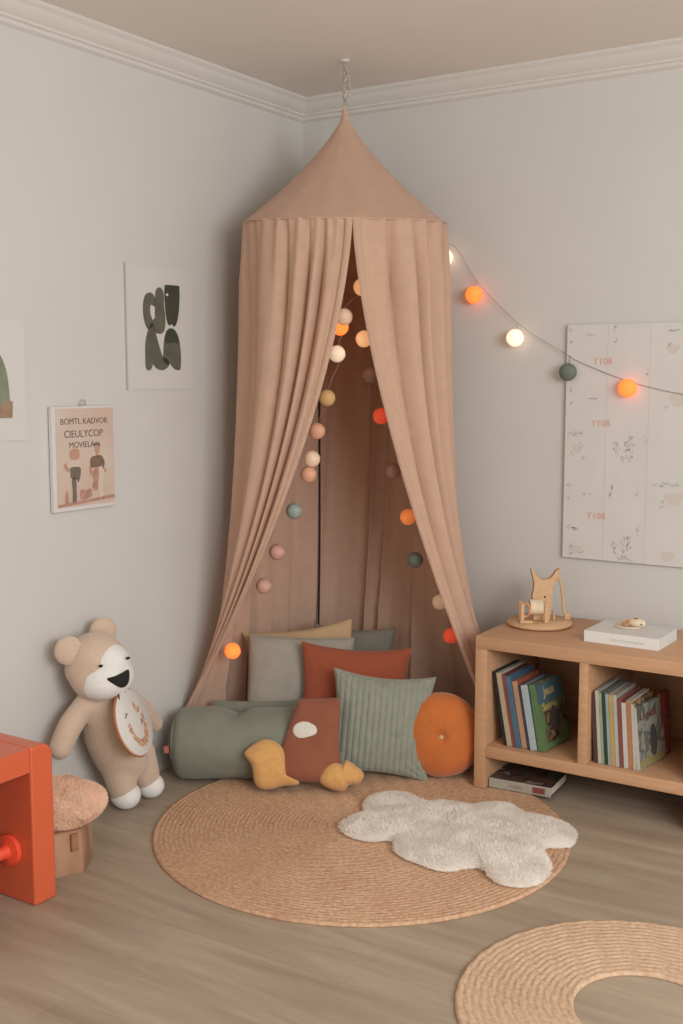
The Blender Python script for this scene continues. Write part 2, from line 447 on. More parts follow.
BM['white_dim'] = ball_mat('softly_lit_white_cotton', (.8, .68, .52), .30, (1, .74, .48)); LBL['white_dim'] = 'softly glowing white cotton ball'
LB[3] = (LB[3][0], 'white_dim')
RBL = [((.627, -.563, 1.476), 'warm'), ((.619, -.505, 1.360), 'mauve'), ((.639, -.474, 1.224), 'red'), ((.663, -.434, 1.039), 'mauve'), ((.698, -.391, .881), 'orange'), ((.712, -.364, .731), 'green'), ((.776, -.300, .581), 'cream'), ((.803, -.268, .459), 'red')]
def wired(pts, top):
    w = [top]
    for p, _ in pts: w.append((p[0]+.0, p[1]+.012, p[2]+.036)); w.append((p[0], p[1]+.034, p[2]))
    return w
BM['dim_orange'] = ball_mat('dim_orange_cotton', (.85, .30, .10), .30, (1, .24, .05)); LBL['dim_orange'] = 'orange cotton ball'
RBL[4] = (RBL[4][0], 'dim_orange')
garland('ball_garland', 'string of cream, peach, pink and orange cotton ball lights behind the left curtain edge', B(LB), wired(LB, (.60, -.60, 1.79)), .0275, M['fabric'], wr_=.0006)
garland('ball_garland', 'string of cream, coral and dark green cotton ball lights behind the right curtain edge', B(RBL), wired(RBL, (.66, -.56, 1.79)), .0270, M['fabric'], wr_=.0006)
WB = [((.642, -.036, 1.779), 'white'), ((.760, -.036, 1.643), 'orange'), ((.921, -.036, 1.489), 'white'), ((1.119, -.036, 1.370), 'green'), ((1.330, -.040, 1.317), 'orange')]
WW = [(.58, -.02, 1.85), (.655, -.02, 1.828), (.695, -.02, 1.794), (.772, -.02, 1.682), (.932, -.02, 1.534), (1.104, -.02, 1.432), (1.155, -.022, 1.404), (1.324, -.022, 1.340), (1.508, -.022, 1.298), (1.75, -.022, 1.27)]
wg = garland('ball_garland', 'string of orange, white and green cotton ball lights draped across the right wall', B(WB), WW, .0300, M['wire'], wr_=.0012)
base = Vector(WB[0][0])
for p in ((.76, -.02, 1.643+.052), (.921, -.02, 1.489+.055), (1.119, -.02, 1.370+.055), (1.330, -.022, 1.317+.022)):
    q = Vector(p)-base; mb = MB(); mb.tube([q, q-Vector((0, .004, .03))], .0013, 6)
    mb.build('ball_stem', M['wire'], wg, True)
# thin black line running down the back of the nook
mb = MB(); mb.tube(cat([(.185, -.165, 1.40), (.182, -.16, 1.1), (.178, -.155, .7), (.176, -.16, .36), (.19, -.17, .01)], 8, False), .004, 6)
tag(mb.build('dark_line', M['black_line'], None, True, loc=(.19, -.17, 0)), 'thin black line running down the back of the canopy', 'cable')
bpy.data.objects['dark_line'].location = (.19, -.17, 0)

# ------------------------------------------------------------------ pictures
def plate(poly, z0, z1, M_): 
    mb = MB(); mb.prism([(p[0], p[1]) for p in poly], z0, z1, M_); return mb
# abstract print
W, H = .330, .400
t = thing('art_print', 'white paper print of dark olive rounded shapes taped up nearest the canopy', 'picture', (0, -1.006, 1.312), group=None)
def on_left(mb, name, m, parent, y, z, smooth=False):
    o = mb.build(name, m, parent, smooth); o.matrix_local = ML(0, 0, 0); return o
mb = MB(); mb.box(0, W, 0, H, .001, .004); on_left(mb, 'paper_sheet', M['print_paper'], t, 0, 0)
mb = MB(); mb.box(-.004, -.001, 0, H+.004, .0, .008); on_left(mb, 'shaded_side_edge', M['metal'], t, 0, 0)  # grey strip: shade on the frame's left side put into the colour
def A(px, py): return ((px-102)/480*W, (962-py)/(962-95+ (px-102)/480*-45)*H)
def blob(shapes, name, m, z0, parent, holes=None):
    mb = MB()
    for s in shapes:
        mb = MB(); P = cat([(*A(*q), 0) for q in s], 5)
        mb.prism([(p.x, p.y) for p in P], z0, z0+.0005)
        on_left(mb, name, m, parent, 0, 0)
ringA = []
out = [(262, 288), (232, 310), (218, 360), (216, 420), (226, 490), (245, 535), (290, 560), (300, 520)]
blob([[(262, 288), (234, 306), (219, 360), (217, 430), (228, 500), (250, 540), (285, 520), (282, 480), (270, 440), (266, 400), (275, 372), (300, 385), (305, 340), (290, 300)],
      [(332, 252), (310, 270), (303, 320), (300, 400), (298, 460), (283, 480), (280, 520), (300, 560), (330, 574), (358, 562), (372, 520), (374, 440), (366, 380), (366, 300), (352, 262)],
      [(268, 500), (245, 560), (228, 640), (226, 740), (228, 805), (245, 828), (268, 818), (282, 786), (300, 812), (345, 828), (385, 808), (398, 780), (380, 745), (350, 728), (325, 650), (305, 570), (290, 520)],
      [(412, 534), (380, 556), (362, 620), (356, 700), (352, 760), (380, 790), (400, 783), (430, 815), (460, 828), (482, 810), (484, 700), (472, 610), (446, 552)]], 'pale_olive_shape', M['ink_l'], .0045, t)
blob([[(372, 245), (385, 234), (430, 236), (475, 240), (481, 262), (480, 340), (472, 430), (455, 500), (436, 524), (420, 505), (402, 516), (386, 490), (376, 420), (370, 330)],
      [(412, 534), (380, 556), (366, 615), (380, 640), (430, 632), (472, 640), (468, 600), (446, 552)]], 'dark_olive_shape', M['ink_g'], .0051, t)
blob([[(388, 292), (378, 302), (388, 312), (398, 302)]], 'paper_dot', M['print_paper'], .0057, t)
# leftmost print
t = thing('art_print', 'white print of a green arch on a clay block, cut by the left photo edge', 'picture', (0, -1.80, 1.170))
mb = MB(); mb.box(0, .365, 0, .347, .001, .006); on_left(mb, 'paper_sheet', M['print_paper'], t, 0, 0)
arch = [(p.x, p.y) for p in cat([(.06, .066, 0), (.06, .13, 0), (.09, .20, 0), (.15, .255, 0), (.20, .276, 0), (.245, .270, 0), (.275, .245, 0), (.294, .205, 0), (.302, .160, 0), (.305, .117, 0), (.305, .066, 0)], 5, False)]
mb = MB(); mb.prism(arch, .0065, .007); on_left(mb, 'green_arch_shape', M['ink_s'], t, 0, 0)
mb = MB(); mb.prism([(.05, .066), (.312, .066), (.315, .112), (.30, .117), (.27, .10), (.05, .117)], .0072, .0077); on_left(mb, 'clay_block_shape', M['ink_b'], t, 0, 0)
# children's book poster on a clip
M['pst'] = mat('peach_printed_paper', s2l((204, 176, 160)), .6, .05, 5, col2=s2l((204, 192, 180)))
M['ink_d'] = mat('faded_dark_ink', s2l((104, 86, 76)), .8)
t = thing('hanging_poster', 'small peach poster with dark title lettering over two standing children, hung on a clip', 'poster', (.004, -1.349, .946))
W, H = .262, .318
mb = MB(); mb.box(0, W, 0, H, .0, .014, .001, 1); on_left(mb, 'white_board', M['paper'], t, 0, 0)
mb = MB(); mb.box(.014, W-.004, .012, H-.006, .0142, .0150); on_left(mb, 'printed_picture', M['pst'], t, 0, 0)
mb = MB()
text_mesh(mb, 'BOMTL KADVOR', .0262, Matrix.Translation((.032, .264, .0155)), .0003, 1.0, 0)
text_mesh(mb, 'CIEULYCOP', .031, Matrix.Translation((.046, .224, .0155)), .0003, 1.0, 0)
text_mesh(mb, 'MOVIELA', .026, Matrix.Translation((.066, .192, .0155)), .0003, 1.0, 0)
on_left(mb, 'title_lettering', M['ink_d'], t, 0, 0)
def fig(parts, name, m, z):
    for P in parts:
        mb = MB(); Q = cat([(x*W, y*H, 0) for x, y in P], 4); mb.prism([(p.x, p.y) for p in Q], z, z+.0003)
        on_left(mb, name, m, t, 0, 0)
skin = mat('printed_skin', s2l((190, 148, 128)), .7); knit = mat('printed_brown', s2l((128, 104, 92)), .7, .15, 80); dk = mat('printed_dark', s2l((116, 106, 98)), .7); wh = mat('printed_cream', s2l((208, 192, 178)), .7); redd = mat('printed_rose', s2l((178, 138, 122)), .7, .2, 60)
FG = lambda L: [[((x-135)/435*.94+.05, (815-y)/730*.95+.03) for x, y in P] for P in L]      # read off the picture
fig(FG([[(232, 400), (245, 385), (270, 378), (298, 390), (304, 430), (296, 455), (268, 462), (240, 455), (230, 430)], [(418, 372), (428, 362), (445, 362), (458, 375), (456, 410), (446, 432), (450, 448), (424, 448), (426, 432), (418, 408)],
     [(188, 492), (200, 484), (212, 505), (228, 535), (215, 550), (195, 530)], [(372, 520), (390, 525), (400, 560), (396, 592), (380, 585), (372, 550)], [(482, 540), (498, 548), (504, 568), (490, 576)]]), 'printed_face', skin, .0155)
fig(FG([[(212, 500), (234, 470), (262, 464), (300, 470), (310, 500), (306, 535), (270, 522), (238, 530), (222, 520)], [(425, 560), (440, 530), (480, 540), (486, 600), (474, 700), (478, 752), (448, 752), (444, 690), (430, 620)]]), 'printed_pale_shape', wh, .0153)
fig(FG([[(234, 520), (266, 514), (306, 522), (308, 570), (302, 600), (290, 630), (275, 606), (238, 596), (232, 560)], [(242, 600), (272, 604), (274, 690), (272, 772), (244, 778), (246, 700)], [(414, 372), (412, 352), (430, 342), (450, 346), (460, 362), (456, 376), (444, 364), (424, 366)]]), 'printed_dark_shape', dk, .0157)
fig(FG([[(380, 500), (388, 455), (416, 444), (452, 440), (474, 452), (492, 500), (480, 545), (468, 520), (458, 528), (420, 530), (388, 530)]]), 'printed_jumper', knit, .0157)
fig(FG([[(398, 590), (412, 540), (440, 530), (446, 570), (440, 640), (432, 700), (404, 704), (392, 670), (404, 630)], [(300, 700), (320, 690), (350, 694), (384, 688), (388, 740), (360, 760), (308, 762)], [(196, 700), (208, 690), (214, 720), (216, 780), (192, 782)]]), 'printed_rose_shape', redd, .0154)
mb = MB(); mb.prism([(.014, .014), (W-.005, .026), (W-.005, .038), (.18, .032), (.014, .022)], .0158, .0161); on_left(mb, 'printed_ground_line', redd, t, 0, 0)
mb = MB(); mb.box(.128, .150, .316, .324, -.002, .010, .001, 1)
mb.tube([(.128, .322, .006), (.130, .335, .006), (.140, .338, .006), (.148, .335, .006), (.150, .322, .006)], .0014, 6)
on_left(mb, 'hanging_clip', M['metal'], t, 0, 0)

# big pale sheet on the right wall
t = thing('hanging_poster', 'large pale sheet with faint coral lettering and grey pencil sketches on the right wall', 'poster', (1.106, 0, .729))
SW, SH = .66, .801
def on_right(mb, name, m, parent, smooth=False):
    o = mb.build(name, m, parent, smooth); o.matrix_local = MR(0, 0, 0); return o
mb = MB(); mb.box(0, SW, 0, SH, .004, .018, .001, 1); on_right(mb, 'printed_sheet', M['sheet'], t)
coral = mat('faded_coral_ink', s2l((212, 158, 144)), .8); pen = mat('pencil_grey', s2l((136, 138, 132)), .8, .2, 90); blush = mat('faint_blush_ink', s2l((204, 196, 188)), .8); fold_m = mat('sheet_crease', s2l((188, 185, 180)), .8)
def S(px, py):    # printed position on the sheet, metres
    return ((px-571+(py-325)*.035)*.00345, SH-(py-325)*.00345)
mb = MB()
for px, py in ((600, 364), (597.5, 424.5), (592, 516)):
    mb = MB(); x, y = S(px, py); text_mesh(mb, 'Y108', .032, Matrix.Translation((x-.01, y, .0185)), .0003)
    on_right(mb, 'coral_lettering', coral, t)
mb = MB(); rn = random.Random(11)
def scrib(px, py, w, h, n, slope=0, thick=.0010):
    mb = MB()
    for k in range(n):
        x, y = S(px+rn.uniform(-w, w)*.5, py+rn.uniform(-h, h)*.5)
        l = rn.uniform(.004, .012); a = slope+rn.uniform(-.5, .5)
        dx, dy = math.cos(a)*l, math.sin(a)*l
        nx, ny = -math.sin(a)*thick, math.cos(a)*thick
        mb.prism([(x, y), (x+dx, y+dy), (x+dx+nx, y+dy+ny), (x+nx, y+ny)], .0184, .0187)
    on_right(mb, 'pencil_sketch', pen, t)
for px, py in ((594, 335), (594, 397), (589, 492)): scrib(px, py, 8, 2, 7)
for px, py in ((620, 330), (620, 340), (651, 372), (649, 437), (616, 484), (614, 492), (641, 527)): scrib(px, py, 2, 8, 5, 1.4)
for px, py in ((629, 446), (626, 544)):
    scrib(px-8, py+1, 5, 12, 12, 2.2, .0014); scrib(px+3, py-3, 9, 16, 26, 1.1, .0012); scrib(px, py+8, 14, 5, 14, -.3, .0012)
for px, py in ((574, 433), (581, 432), (571, 526), (578, 527), (676, 333), (668, 478), (660, 480), (677, 479)): scrib(px, py, 9, 3, 10)
for px, py in ((574, 332), (574, 343), (573, 390), (573, 402), (570, 484), (570, 497), (574, 453), (586, 458), (583, 443), (572, 546), (583, 552), (571, 553), (672, 347), (669, 405), (666, 496), (664, 502), (640, 490)): scrib(px, py, 3, 3, 4, .8)
mb = MB()
for px, py, r in ((580, 447, .018), (578, 548, .018), (681, 398, .03), (676, 492, .028), (670, 548, .022), (676, 350, .02)):
    x, y = S(px, py); x = min(x, SW-.04)
    mb = MB(); mb.prism([(x+r*(1+.25*math.sin(3*a))*math.cos(a), y+r*.9*(1+.2*math.cos(2*a))*math.sin(a)) for a in [k*PI/12 for k in range(24)]], .0181, .0183)
    on_right(mb, 'blush_drawing', blush, t)
mb = MB()
for x in (.145, .29, .435): mb.box(x, x+.0009, .004, SH-.004, .0181, .0184)
on_right(mb, 'sheet_seams', fold_m, t)

# ------------------------------------------------------------------ bookcase
BX0, BX1, BF, BB, BH = .989, 1.735, -.455, -.015, .519
bc = thing('bookcase', 'low open oak bookcase with two compartments against the right wall', 'bookcase', (BX0, BF, 0))
def bpart(name, x0, x1, y0, y1, z0, z1, bev=.0015):
    mb = MB(); mb.box(x0-BX0, x1-BX0, y0-BF, y1-BF, z0, z1, bev, 2)
    o = mb.build(name, M['wood'], bc); return smooth_by_angle(o, 50)
bpart('top_panel', BX0, BX1, BF, BB, .477, BH)
bpart('side_panel', BX0, BX0+.040, BF, BB, .0118, .4768)
bpart('side_panel', BX1-.040, BX1, BF, BB, .0005, .4768)
bpart('shelf', BX0+.0402, BX1-.0402, BF+.0005, BB, .117, .155)
bpart('divider', 1.344, 1.372, BF+.0005, BB, .1552, .4768)
bpart('back_panel', BX0+.0402, BX1-.0402, BB-.008, BB-.001, .1552, .4768)

PAT = {
 'navy': art_mat('navy_cover_art', [(30, 34, 48), (52, 54, 62), (120, 110, 96)], 40),
 'green': art_mat('green_cover_art', [(62, 104, 66), (84, 132, 74), (120, 92, 66), (58, 52, 46), (160, 120, 70)], 16),
 'grey': art_mat('grey_green_cover_art', [(116, 124, 108), (150, 152, 136), (104, 106, 98), (168, 156, 116)], 18),
 'red': art_mat('red_cover_art', [(130, 46, 40), (160, 60, 50), (184, 160, 140)], 36),
 'floor': art_mat('dark_green_cover_art', [(52, 58, 48), (74, 84, 66), (104, 66, 56), (40, 38, 34), (140, 130, 108)], 14),
 'multi': art_mat('orange_cover_art', [(190, 92, 52), (206, 150, 90), (88, 96, 66), (160, 60, 44)], 30),
 'pale': art_mat('pale_cover_art', [(176, 172, 156), (190, 188, 176), (150, 70, 60), (110, 118, 104)], 34)}
_cm = {}
def cmat(c):
    if isinstance(c, str): return PAT[c]
    if c not in _cm:
        g_ = sum(c)/3; c0 = c; c = tuple((v*.66+g_*.34)*.95 for v in c)
        _cm[c0] = mat('book_cover_paint', s2l(c), .5, .08, 40); c = c0
    if False: _cm[c] = mat('book_cover_paint', s2l(c), .5, .08, 40)
    return _cm[c]
CV = [0]
def book(label, name, group, base, th, h, d, lean, yaw, spine, cover=None, title=None, titlecol=None):
    """base = front bottom left corner of the spine; spine faces the room"""
    Mx = Matrix.Translation(base) @ Matrix.Rotation(math.radians(yaw), 4, 'Z') @ Matrix.Rotation(math.radians(-lean), 4, 'Y')
    b = thing(name, label, 'book', M=Mx, group=group)
    cv = .0016; mb = MB()
    mb.box(0, cv, 0, d, 0, h); mb.box(th-cv, th, 0, d, 0, h)
    o = mb.build('cover', cmat(cover or spine), b)
    mb = MB(); mb.box(.0, th, -.0012, .0012, .0004, h-.0004, .0005, 1); mb.build('spine', cmat(spine), b)
    mb = MB(); mb.box(cv, th-cv, .0014, d-.004, .003, h-.004); mb.build('pages', M['page'], b)
    if title:
        mb = MB(); rn = random.Random(len(title)*7+int(th*9999))
        z = h*.15
        text_mesh(mb, title, th*.62, XYZ((th*.28, -.0016, h*.88), (0, 0, -1), (1, 0, 0), (0, -1, 0)), .0002)
        mb.build('spine_lettering', cmat(titlecol or (225, 215, 195)), b)
    return b
GL = 'books leaning in the left compartment'; GR = 'books standing in the right compartment'
z0 = .1555
x = 1.0775; y = -.415
left = [('thin black spined book, outermost left in the left compartment', .012, .245, .19, (44, 42, 48), 'navy'),
        ('cream yellow spined book beside the black one in the left compartment', .016, .243, .19, (196, 170, 124), (188, 182, 164)),
        ('narrow red spined book in the left compartment', .012, .238, .18, (178, 70, 48), (150, 52, 42)),
        ('blue spined book with bright blue cover edge in the left compartment', .019, .236, .185, (66, 112, 146), (58, 104, 140)),
        ('orange and cream spined book in the left compartment', .018, .222, .18, (206, 144, 90), (190, 84, 54)),
        ('thin dark blue book between the orange and the pale blue one', .010, .212, .18, (60, 66, 92), (170, 70, 56)),
        ('pale blue white spined book next to the green storybook', .023, .214, .18, (168, 186, 190), (70, 118, 140))]
lean = 10.5
for lb, th, h, d, sp, cv in left:
    book(lb, 'book', GL, (x, y+random.uniform(-.004, .004), z0+th*math.sin(math.radians(lean))*0+.0), th, h, d, lean, 0, sp, cv, 'BOOKS' if False else None)
    x += th/math.cos(math.radians(lean))+.0012
gb = book('green storybook with blue topped cover and yellow title, outermost right in the left compartment', 'book', GL, (x+.001, y, z0), .022, .218, .175, lean, -6, (98, 140, 74), 'green')
# cover art panels of the front facing storybook
mb = MB(); mb.box(.0222, .0226, .004, .172, .150, .214); mb.build('cover_sky', cmat((64, 112, 128)), gb)
mb = MB(); mb.box(.0222, .0225, .001, .024, .002, .150); mb.box(.0222, .0225, .024, .172, .002, .02); mb.build('cover_green_border', cmat((104, 146, 78)), gb)
mb = MB()
text_mesh(mb, 'Jeux', .040, XYZ((.0229, .045, .172), (0, 1, 0), (0, 0, 1), (1, 0, 0)), .0002, 1.0, .001)
text_mesh(mb, 'Savane', .034, XYZ((.0229, .025, .126), (0, 1, 0), (0, 0, 1), (1, 0, 0)), .0002, 1.0, .001)
mb.build('cover_lettering', cmat((206, 182, 84)), gb)
mb = MB(); mb.ell((.023, .095, .085), (.0006, .034, .036), 20, 8); mb.ell((.0232, .09, .118), (.0006, .013, .014), 14, 8); mb.build('cover_figure', cmat((86, 78, 70)), gb)
x = 1.386; y = -.418; lean = 4.2
right = [('dark patterned thin book, outermost left in the right compartment', .013, .222, .19, (92, 60, 54), 'navy'),
         ('cream white spined book in the right compartment', .011, .232, .19, (196, 192, 172), (178, 176, 160)),
         ('pale green spined book in the right compartment', .008, .226, .19, (160, 172, 132), (150, 156, 130)),
         ('dark green spined book in the right compartment', .011, .228, .19, (36, 78, 62), (120, 130, 116)),
         ('pale blue grey spined book left of the yellow one', .009, .226, .19, (158, 172, 172), (140, 150, 146)),
         ('mustard yellow spined book in the right compartment', .014, .224, .18, (206, 166, 80), (190, 184, 168)),
         ('pale grey spined book right of the yellow one', .011, .226, .18, (186, 184, 174), (176, 170, 158)),
         ('white book with a red patterned spine in the right compartment', .013, .214, .185, (156, 72, 64), 'red'),
         ('plain white spined book in the right compartment', .014, .206, .18, (204, 200, 190), (190, 184, 172)),
         ('orange spined book in the right compartment', .014, .214, .18, (208, 124, 66), (196, 184, 160)),
         ('thin white book behind the orange patterned one', .009, .206, .185, (196, 190, 172), 'multi')]
for lb, th, h, d, sp, cv in right:
    book(lb, 'book', GR, (x, y, z0), th, h, d, lean, 0, sp, cv)
    x += th/math.cos(math.radians(lean))+.0008
gb2 = book('grey green picture book with dark figure on cover, front right in the right compartment', 'book', GR, (x+.001, y, z0), .012, .196, .175, lean+2, -8, (198, 196, 178), 'grey')
mb = MB(); mb.ell((.0125, .10, .075), (.0006, .024, .05), 16, 8); mb.build('cover_figure', cmat((84, 84, 80)), gb2)
mb = MB(); text_mesh(mb, 'Le petit', .034, XYZ((.0128, .02, .150), (0, 1, 0), (0, 0, 1), (1, 0, 0)), .0002, 1, .0005); mb.build('cover_lettering', cmat((150, 62, 54)), gb2)
mb = MB(); mb.box(.0122, .0125, .002, .172, .003, .028); mb.build('cover_base_band', cmat((170, 160, 84)), gb2)
book('dark red book standing behind the grey green picture book', 'book', GR, (x+.022, -.262, z0), .010, .205, .075, lean, -4, (128, 74, 62), 'red')

# book lying on the floor below the shelf
fb = thing('book', 'thick book lying on the floor under the left compartment', 'book', M=Matrix.Translation((1.034, -.432, .0122)) @ Matrix.Rotation(math.radians(4), 4, 'Z'))
mb = MB(); mb.box(0, .212, 0, .17, 0, .002); mb.box(0, .212, 0, .17, .030, .032); mb.build('cover', cmat('floor'), fb)
mb = MB(); mb.box(0, .212, -.002, .0015, .0, .032, .0006, 1); mb.build('spine', cmat((176, 170, 150)), fb)
mb = MB(); mb.box(.002, .208, .002, .166, .002, .030); mb.build('pages', M['page'], fb)
mb = MB(); mb.box(.150, .192, -.0026, -.0021, .006, .026); mb.build('spine_red_label', cmat((160, 62, 54)), fb)
mb = MB(); text_mesh(mb, 'FABLES', .014, XYZ((.07, -.0023, .010), (1, 0, 0), (0, 0, 1), (0, -1, 0)), .0002); mb.build('spine_lettering', cmat((160, 84, 70)), fb)
# white book on top
wb = thing('book', 'thick white book lying flat on top of the bookcase', 'book', M=Matrix.Translation((1.316, -.345, BH+.0005)) @ Matrix.Rotation(math.radians(-1), 4, 'Z'))
pw = mat('pale_grey_cover', s2l((214, 214, 210)), .5)
mb = MB(); mb.box(0, .240, 0, .185, 0, .002); mb.box(0, .240, 0, .185, .034, .0365, .0005, 1); mb.build('cover', pw, wb)
mb = MB(); mb.box(0, .240, -.002, .001, 0, .0365, .0006, 1); mb.build('spine', mat('white_spine', s2l((226, 226, 222)), .5), wb)
mb = MB(); mb.box(.002, .2385, .001, .182, .002, .034); mb.build('pages', M['paper'], wb)
mb = MB(); text_mesh(mb, 'THE LITTLE COOKBOOK', .010, XYZ((.085, -.0023, .013), (1, 0, 0), (0, 0, 1), (0, -1, 0)), .0002); mb.build('spine_lettering', cmat((186, 186, 180)), wb)
# little shell like toy on the white book
sh = thing('wooden_snail_toy', 'small cream and tan curled toy lying on the white book', 'toy', (1.415, -.235, BH+.0372))
tan = mat('tan_wood', (.58, .30, .14), .7, .3, 60)
mb = MB()
mb.ell((.030, .010, .016), (.030, .020, .016), 20, 12); mb.build('cream_shell', mat('cream_glaze', s2l((224, 206, 180)), .6, .12, 50), sh, True)
mb = MB(); sp = []
for i in range(60):
    a = i*.2; r = .016*(1-i/75); sp.append((.000+r*math.cos(a), -.004+r*.6*math.sin(a), .013+r*.55*math.sin(a+.6)))
mb.tube(sp, [.0045*(1-i/90) for i in range(60)], 8); mb.build('coiled_body', tan, sh, True)
mb = MB(); mb.tube(cat([(-.032, -.016, .0035), (-.01, -.026, .0035), (.02, -.024, .0035), (.05, -.008, .0035)], 6, False), .0032, 8); mb.build('rim', M['cream'], sh, True)
mb = MB(); mb.ell((.030, .004, .031), (.007, .005, .0022), 12, 8); mb.ell((.052, -.008, .016), (.003, .003, .003), 10, 8); mb.build('dark_spots', mat('brown_dot', (.2, .1, .05), .7), sh, True)

# wooden animal toy on a round board
wt = thing('wooden_animal_toy', 'pale wooden horned animal toy with a bent handle on a round board', 'toy', (1.100, -.196, BH+.0005))
mb = MB(); mb.lathe([(.098, 0), (.108, .004), (.110, .010), (.107, .016), (.0, .017)], 48); mb.build('round_board', M['toy_wood'], wt, True)
Tf = XYZ((-.0, -.0, .0172), RT, (0, 0, 1), NRM)
def t2(px, py): return ((px-1093+0)*0, 0)
def TP(zx, zy): return ((zx-310)/2240*1.02, (490-zy)/2240*1.02)        # outline measured in metres from the board's middle
body = [(262, 490), (258, 400), (250, 300), (262, 250), (262, 200), (248, 150), (236, 100), (252, 112), (275, 145), (300, 172), (330, 182), (368, 180), (392, 165), (420, 120), (452, 100), (458, 112), (440, 170), (412, 215), (402, 260), (400, 350), (392, 430), (384, 492)]
mb = MB(); b = [Vector((*TP(*q), 0)) for q in body]
mb.prism([(p.x, p.y) for p in b], -.016, .012, Tf)
o = mb.build('body', M['toy_wood'], wt)
bv = o.modifiers.new('round', 'BEVEL'); bv.width = .003; bv.segments = 3; bv.limit_method = 'ANGLE'
Tg = Tf @ Matrix.Translation((0, 0, .034))
mb = MB(); mb.tube([Vector((*TP(225, 385), .0)), Vector((*TP(318, 385), .0))], .026, 24, M=Tg @ Matrix.Translation((0, .004, 0)))
mb.build('cream_barrel', M['cream'], wt, True).data.set_sharp_from_angle(angle=.7)
mb = MB()
for zx in (165, 340):
    for side in (-.024, .022):
        a = TP(zx, 352); c = TP(zx, 488); mb.box(a[0]-.006, a[0]+.006, c[1]+.0, a[1]+.004, side-.004, side+.004, .001, 1, M=Tg)
mb.tube([Vector((*TP(150, 480), .024)), Vector((*TP(240, 478), .030))], .006, 10, M=Tg)
mb.build('cradle_posts', M['toy_wood'], wt)
mb = MB(); ringp = []
for i in range(25):
    a = 2*PI*i/24; c = TP(190, 392); ringp.append((c[0]+.014*math.cos(a), c[1]+.022*math.sin(a), .020))
mb.tube(ringp, .0045, 8, caps=False, M=Tg); mb.build('wheel_ring', tan, wt, True)
mb = MB(); h_ = [TP(q[0], q[1]) for q in ((440, 170), (462, 205), (478, 280), (486, 360), (492, 430), (512, 450), (535, 440))]
mb.tube([p for p in cat([(a, b_, -.004) for a, b_ in h_], 5, False)], .0048, 10, M=Tf); mb.build('bent_handle', M['toy_wood'], wt, True)
mb = MB(); c1 = TP(344, 312); c2 = TP(342, 266); mb.ell((c1[0], c1[1], .0105), (.0055, .0065, .002), 12, 8, M=Tf); mb.ell((c2[0], c2[1], .0105), (.0025, .003, .0015), 12, 8, M=Tf)
c3 = TP(300, 262); mb.build('face_dots', mat('burnt_dot', (.05, .03, .02), .7), wt, True)
mb = MB(); a = TP(420, 440); mb.box(a[0]-.004, a[0]+.003, .0, a[1]+.006, -.006, .004, .001, 1, M=Tf); a = TP(520, 420); mb.box(a[0]-.01, a[0]+.01, .0, a[1]-.010, -.010, .000, .002, 1, M=Tf); mb.build('handle_stops', M['toy_wood'], wt)

# ------------------------------------------------------------------ rugs
def ring_rug(name, label, c, ri, ro, rows, m, rot=0, h=.011):
    nt_ = 360; per = 5; mb = MB(); vs = []; fs = []
    nr = rows*per
    w = (ro-ri)/rows
    for i in range(nr+1):
        q = i/per; k = int(min(rows-1, q)); fr = q-k
        r = ri+w*q
        prof_ = abs(math.sin(PI*q))**.6 if i not in (0, nr) else 0
        for j in range(nt_):
            a = 2*PI*j/nt_
            ph = a*r/.011
            br = math.sin(ph+(k % 2)*PI+ (fr-.5)*3.2)
            z = h*(.70+.20*prof_)+.0010*br*prof_
            if i in (0, nr): z = h*.35
            rr = max(.002, r+.0006*br)
            vs.append((rr*math.cos(a), rr*math.sin(a), z))
    for i in range(nr):
        for j in range(nt_):
            k = (j+1) % nt_; fs.append((i*nt_+j, (i+1)*nt_+j, (i+1)*nt_+k, i*nt_+k))
    b0 = len(vs)
    for r in (ri, ro):
        for j in range(nt_):
            a = 2*PI*j/nt_; vs.append((max(.002, r)*math.cos(a), max(.002, r)*math.sin(a), .0008))
    for j in range(nt_):
        k = (j+1) % nt_
        fs.append((j, k, b0+k, b0+j)); fs.append((nr*nt_+j, b0+nt_+j, b0+nt_+k, nr*nt_+k)); fs.append((b0+j, b0+k, b0+nt_+k, b0+nt_+j))
    mb.add(vs, fs)
    o = mb.build(name, m, None, True, fix=False); o.location = (c[0], c[1], 0.0); o.rotation_euler = (0, 0, rot)
    tag(o, label, 'rug')
    return o
ring_rug('jute_rug', 'large round braided jute rug in front of the canopy, under the white sheepskin', (.853, -.942), .004, .620, 42, M['jute'])
ring_rug('ring_rug', 'pale braided jute rug shaped as a ring with an open middle, at the bottom right', (1.897, -1.465), .155, .410, 15, M['jute_pale'])

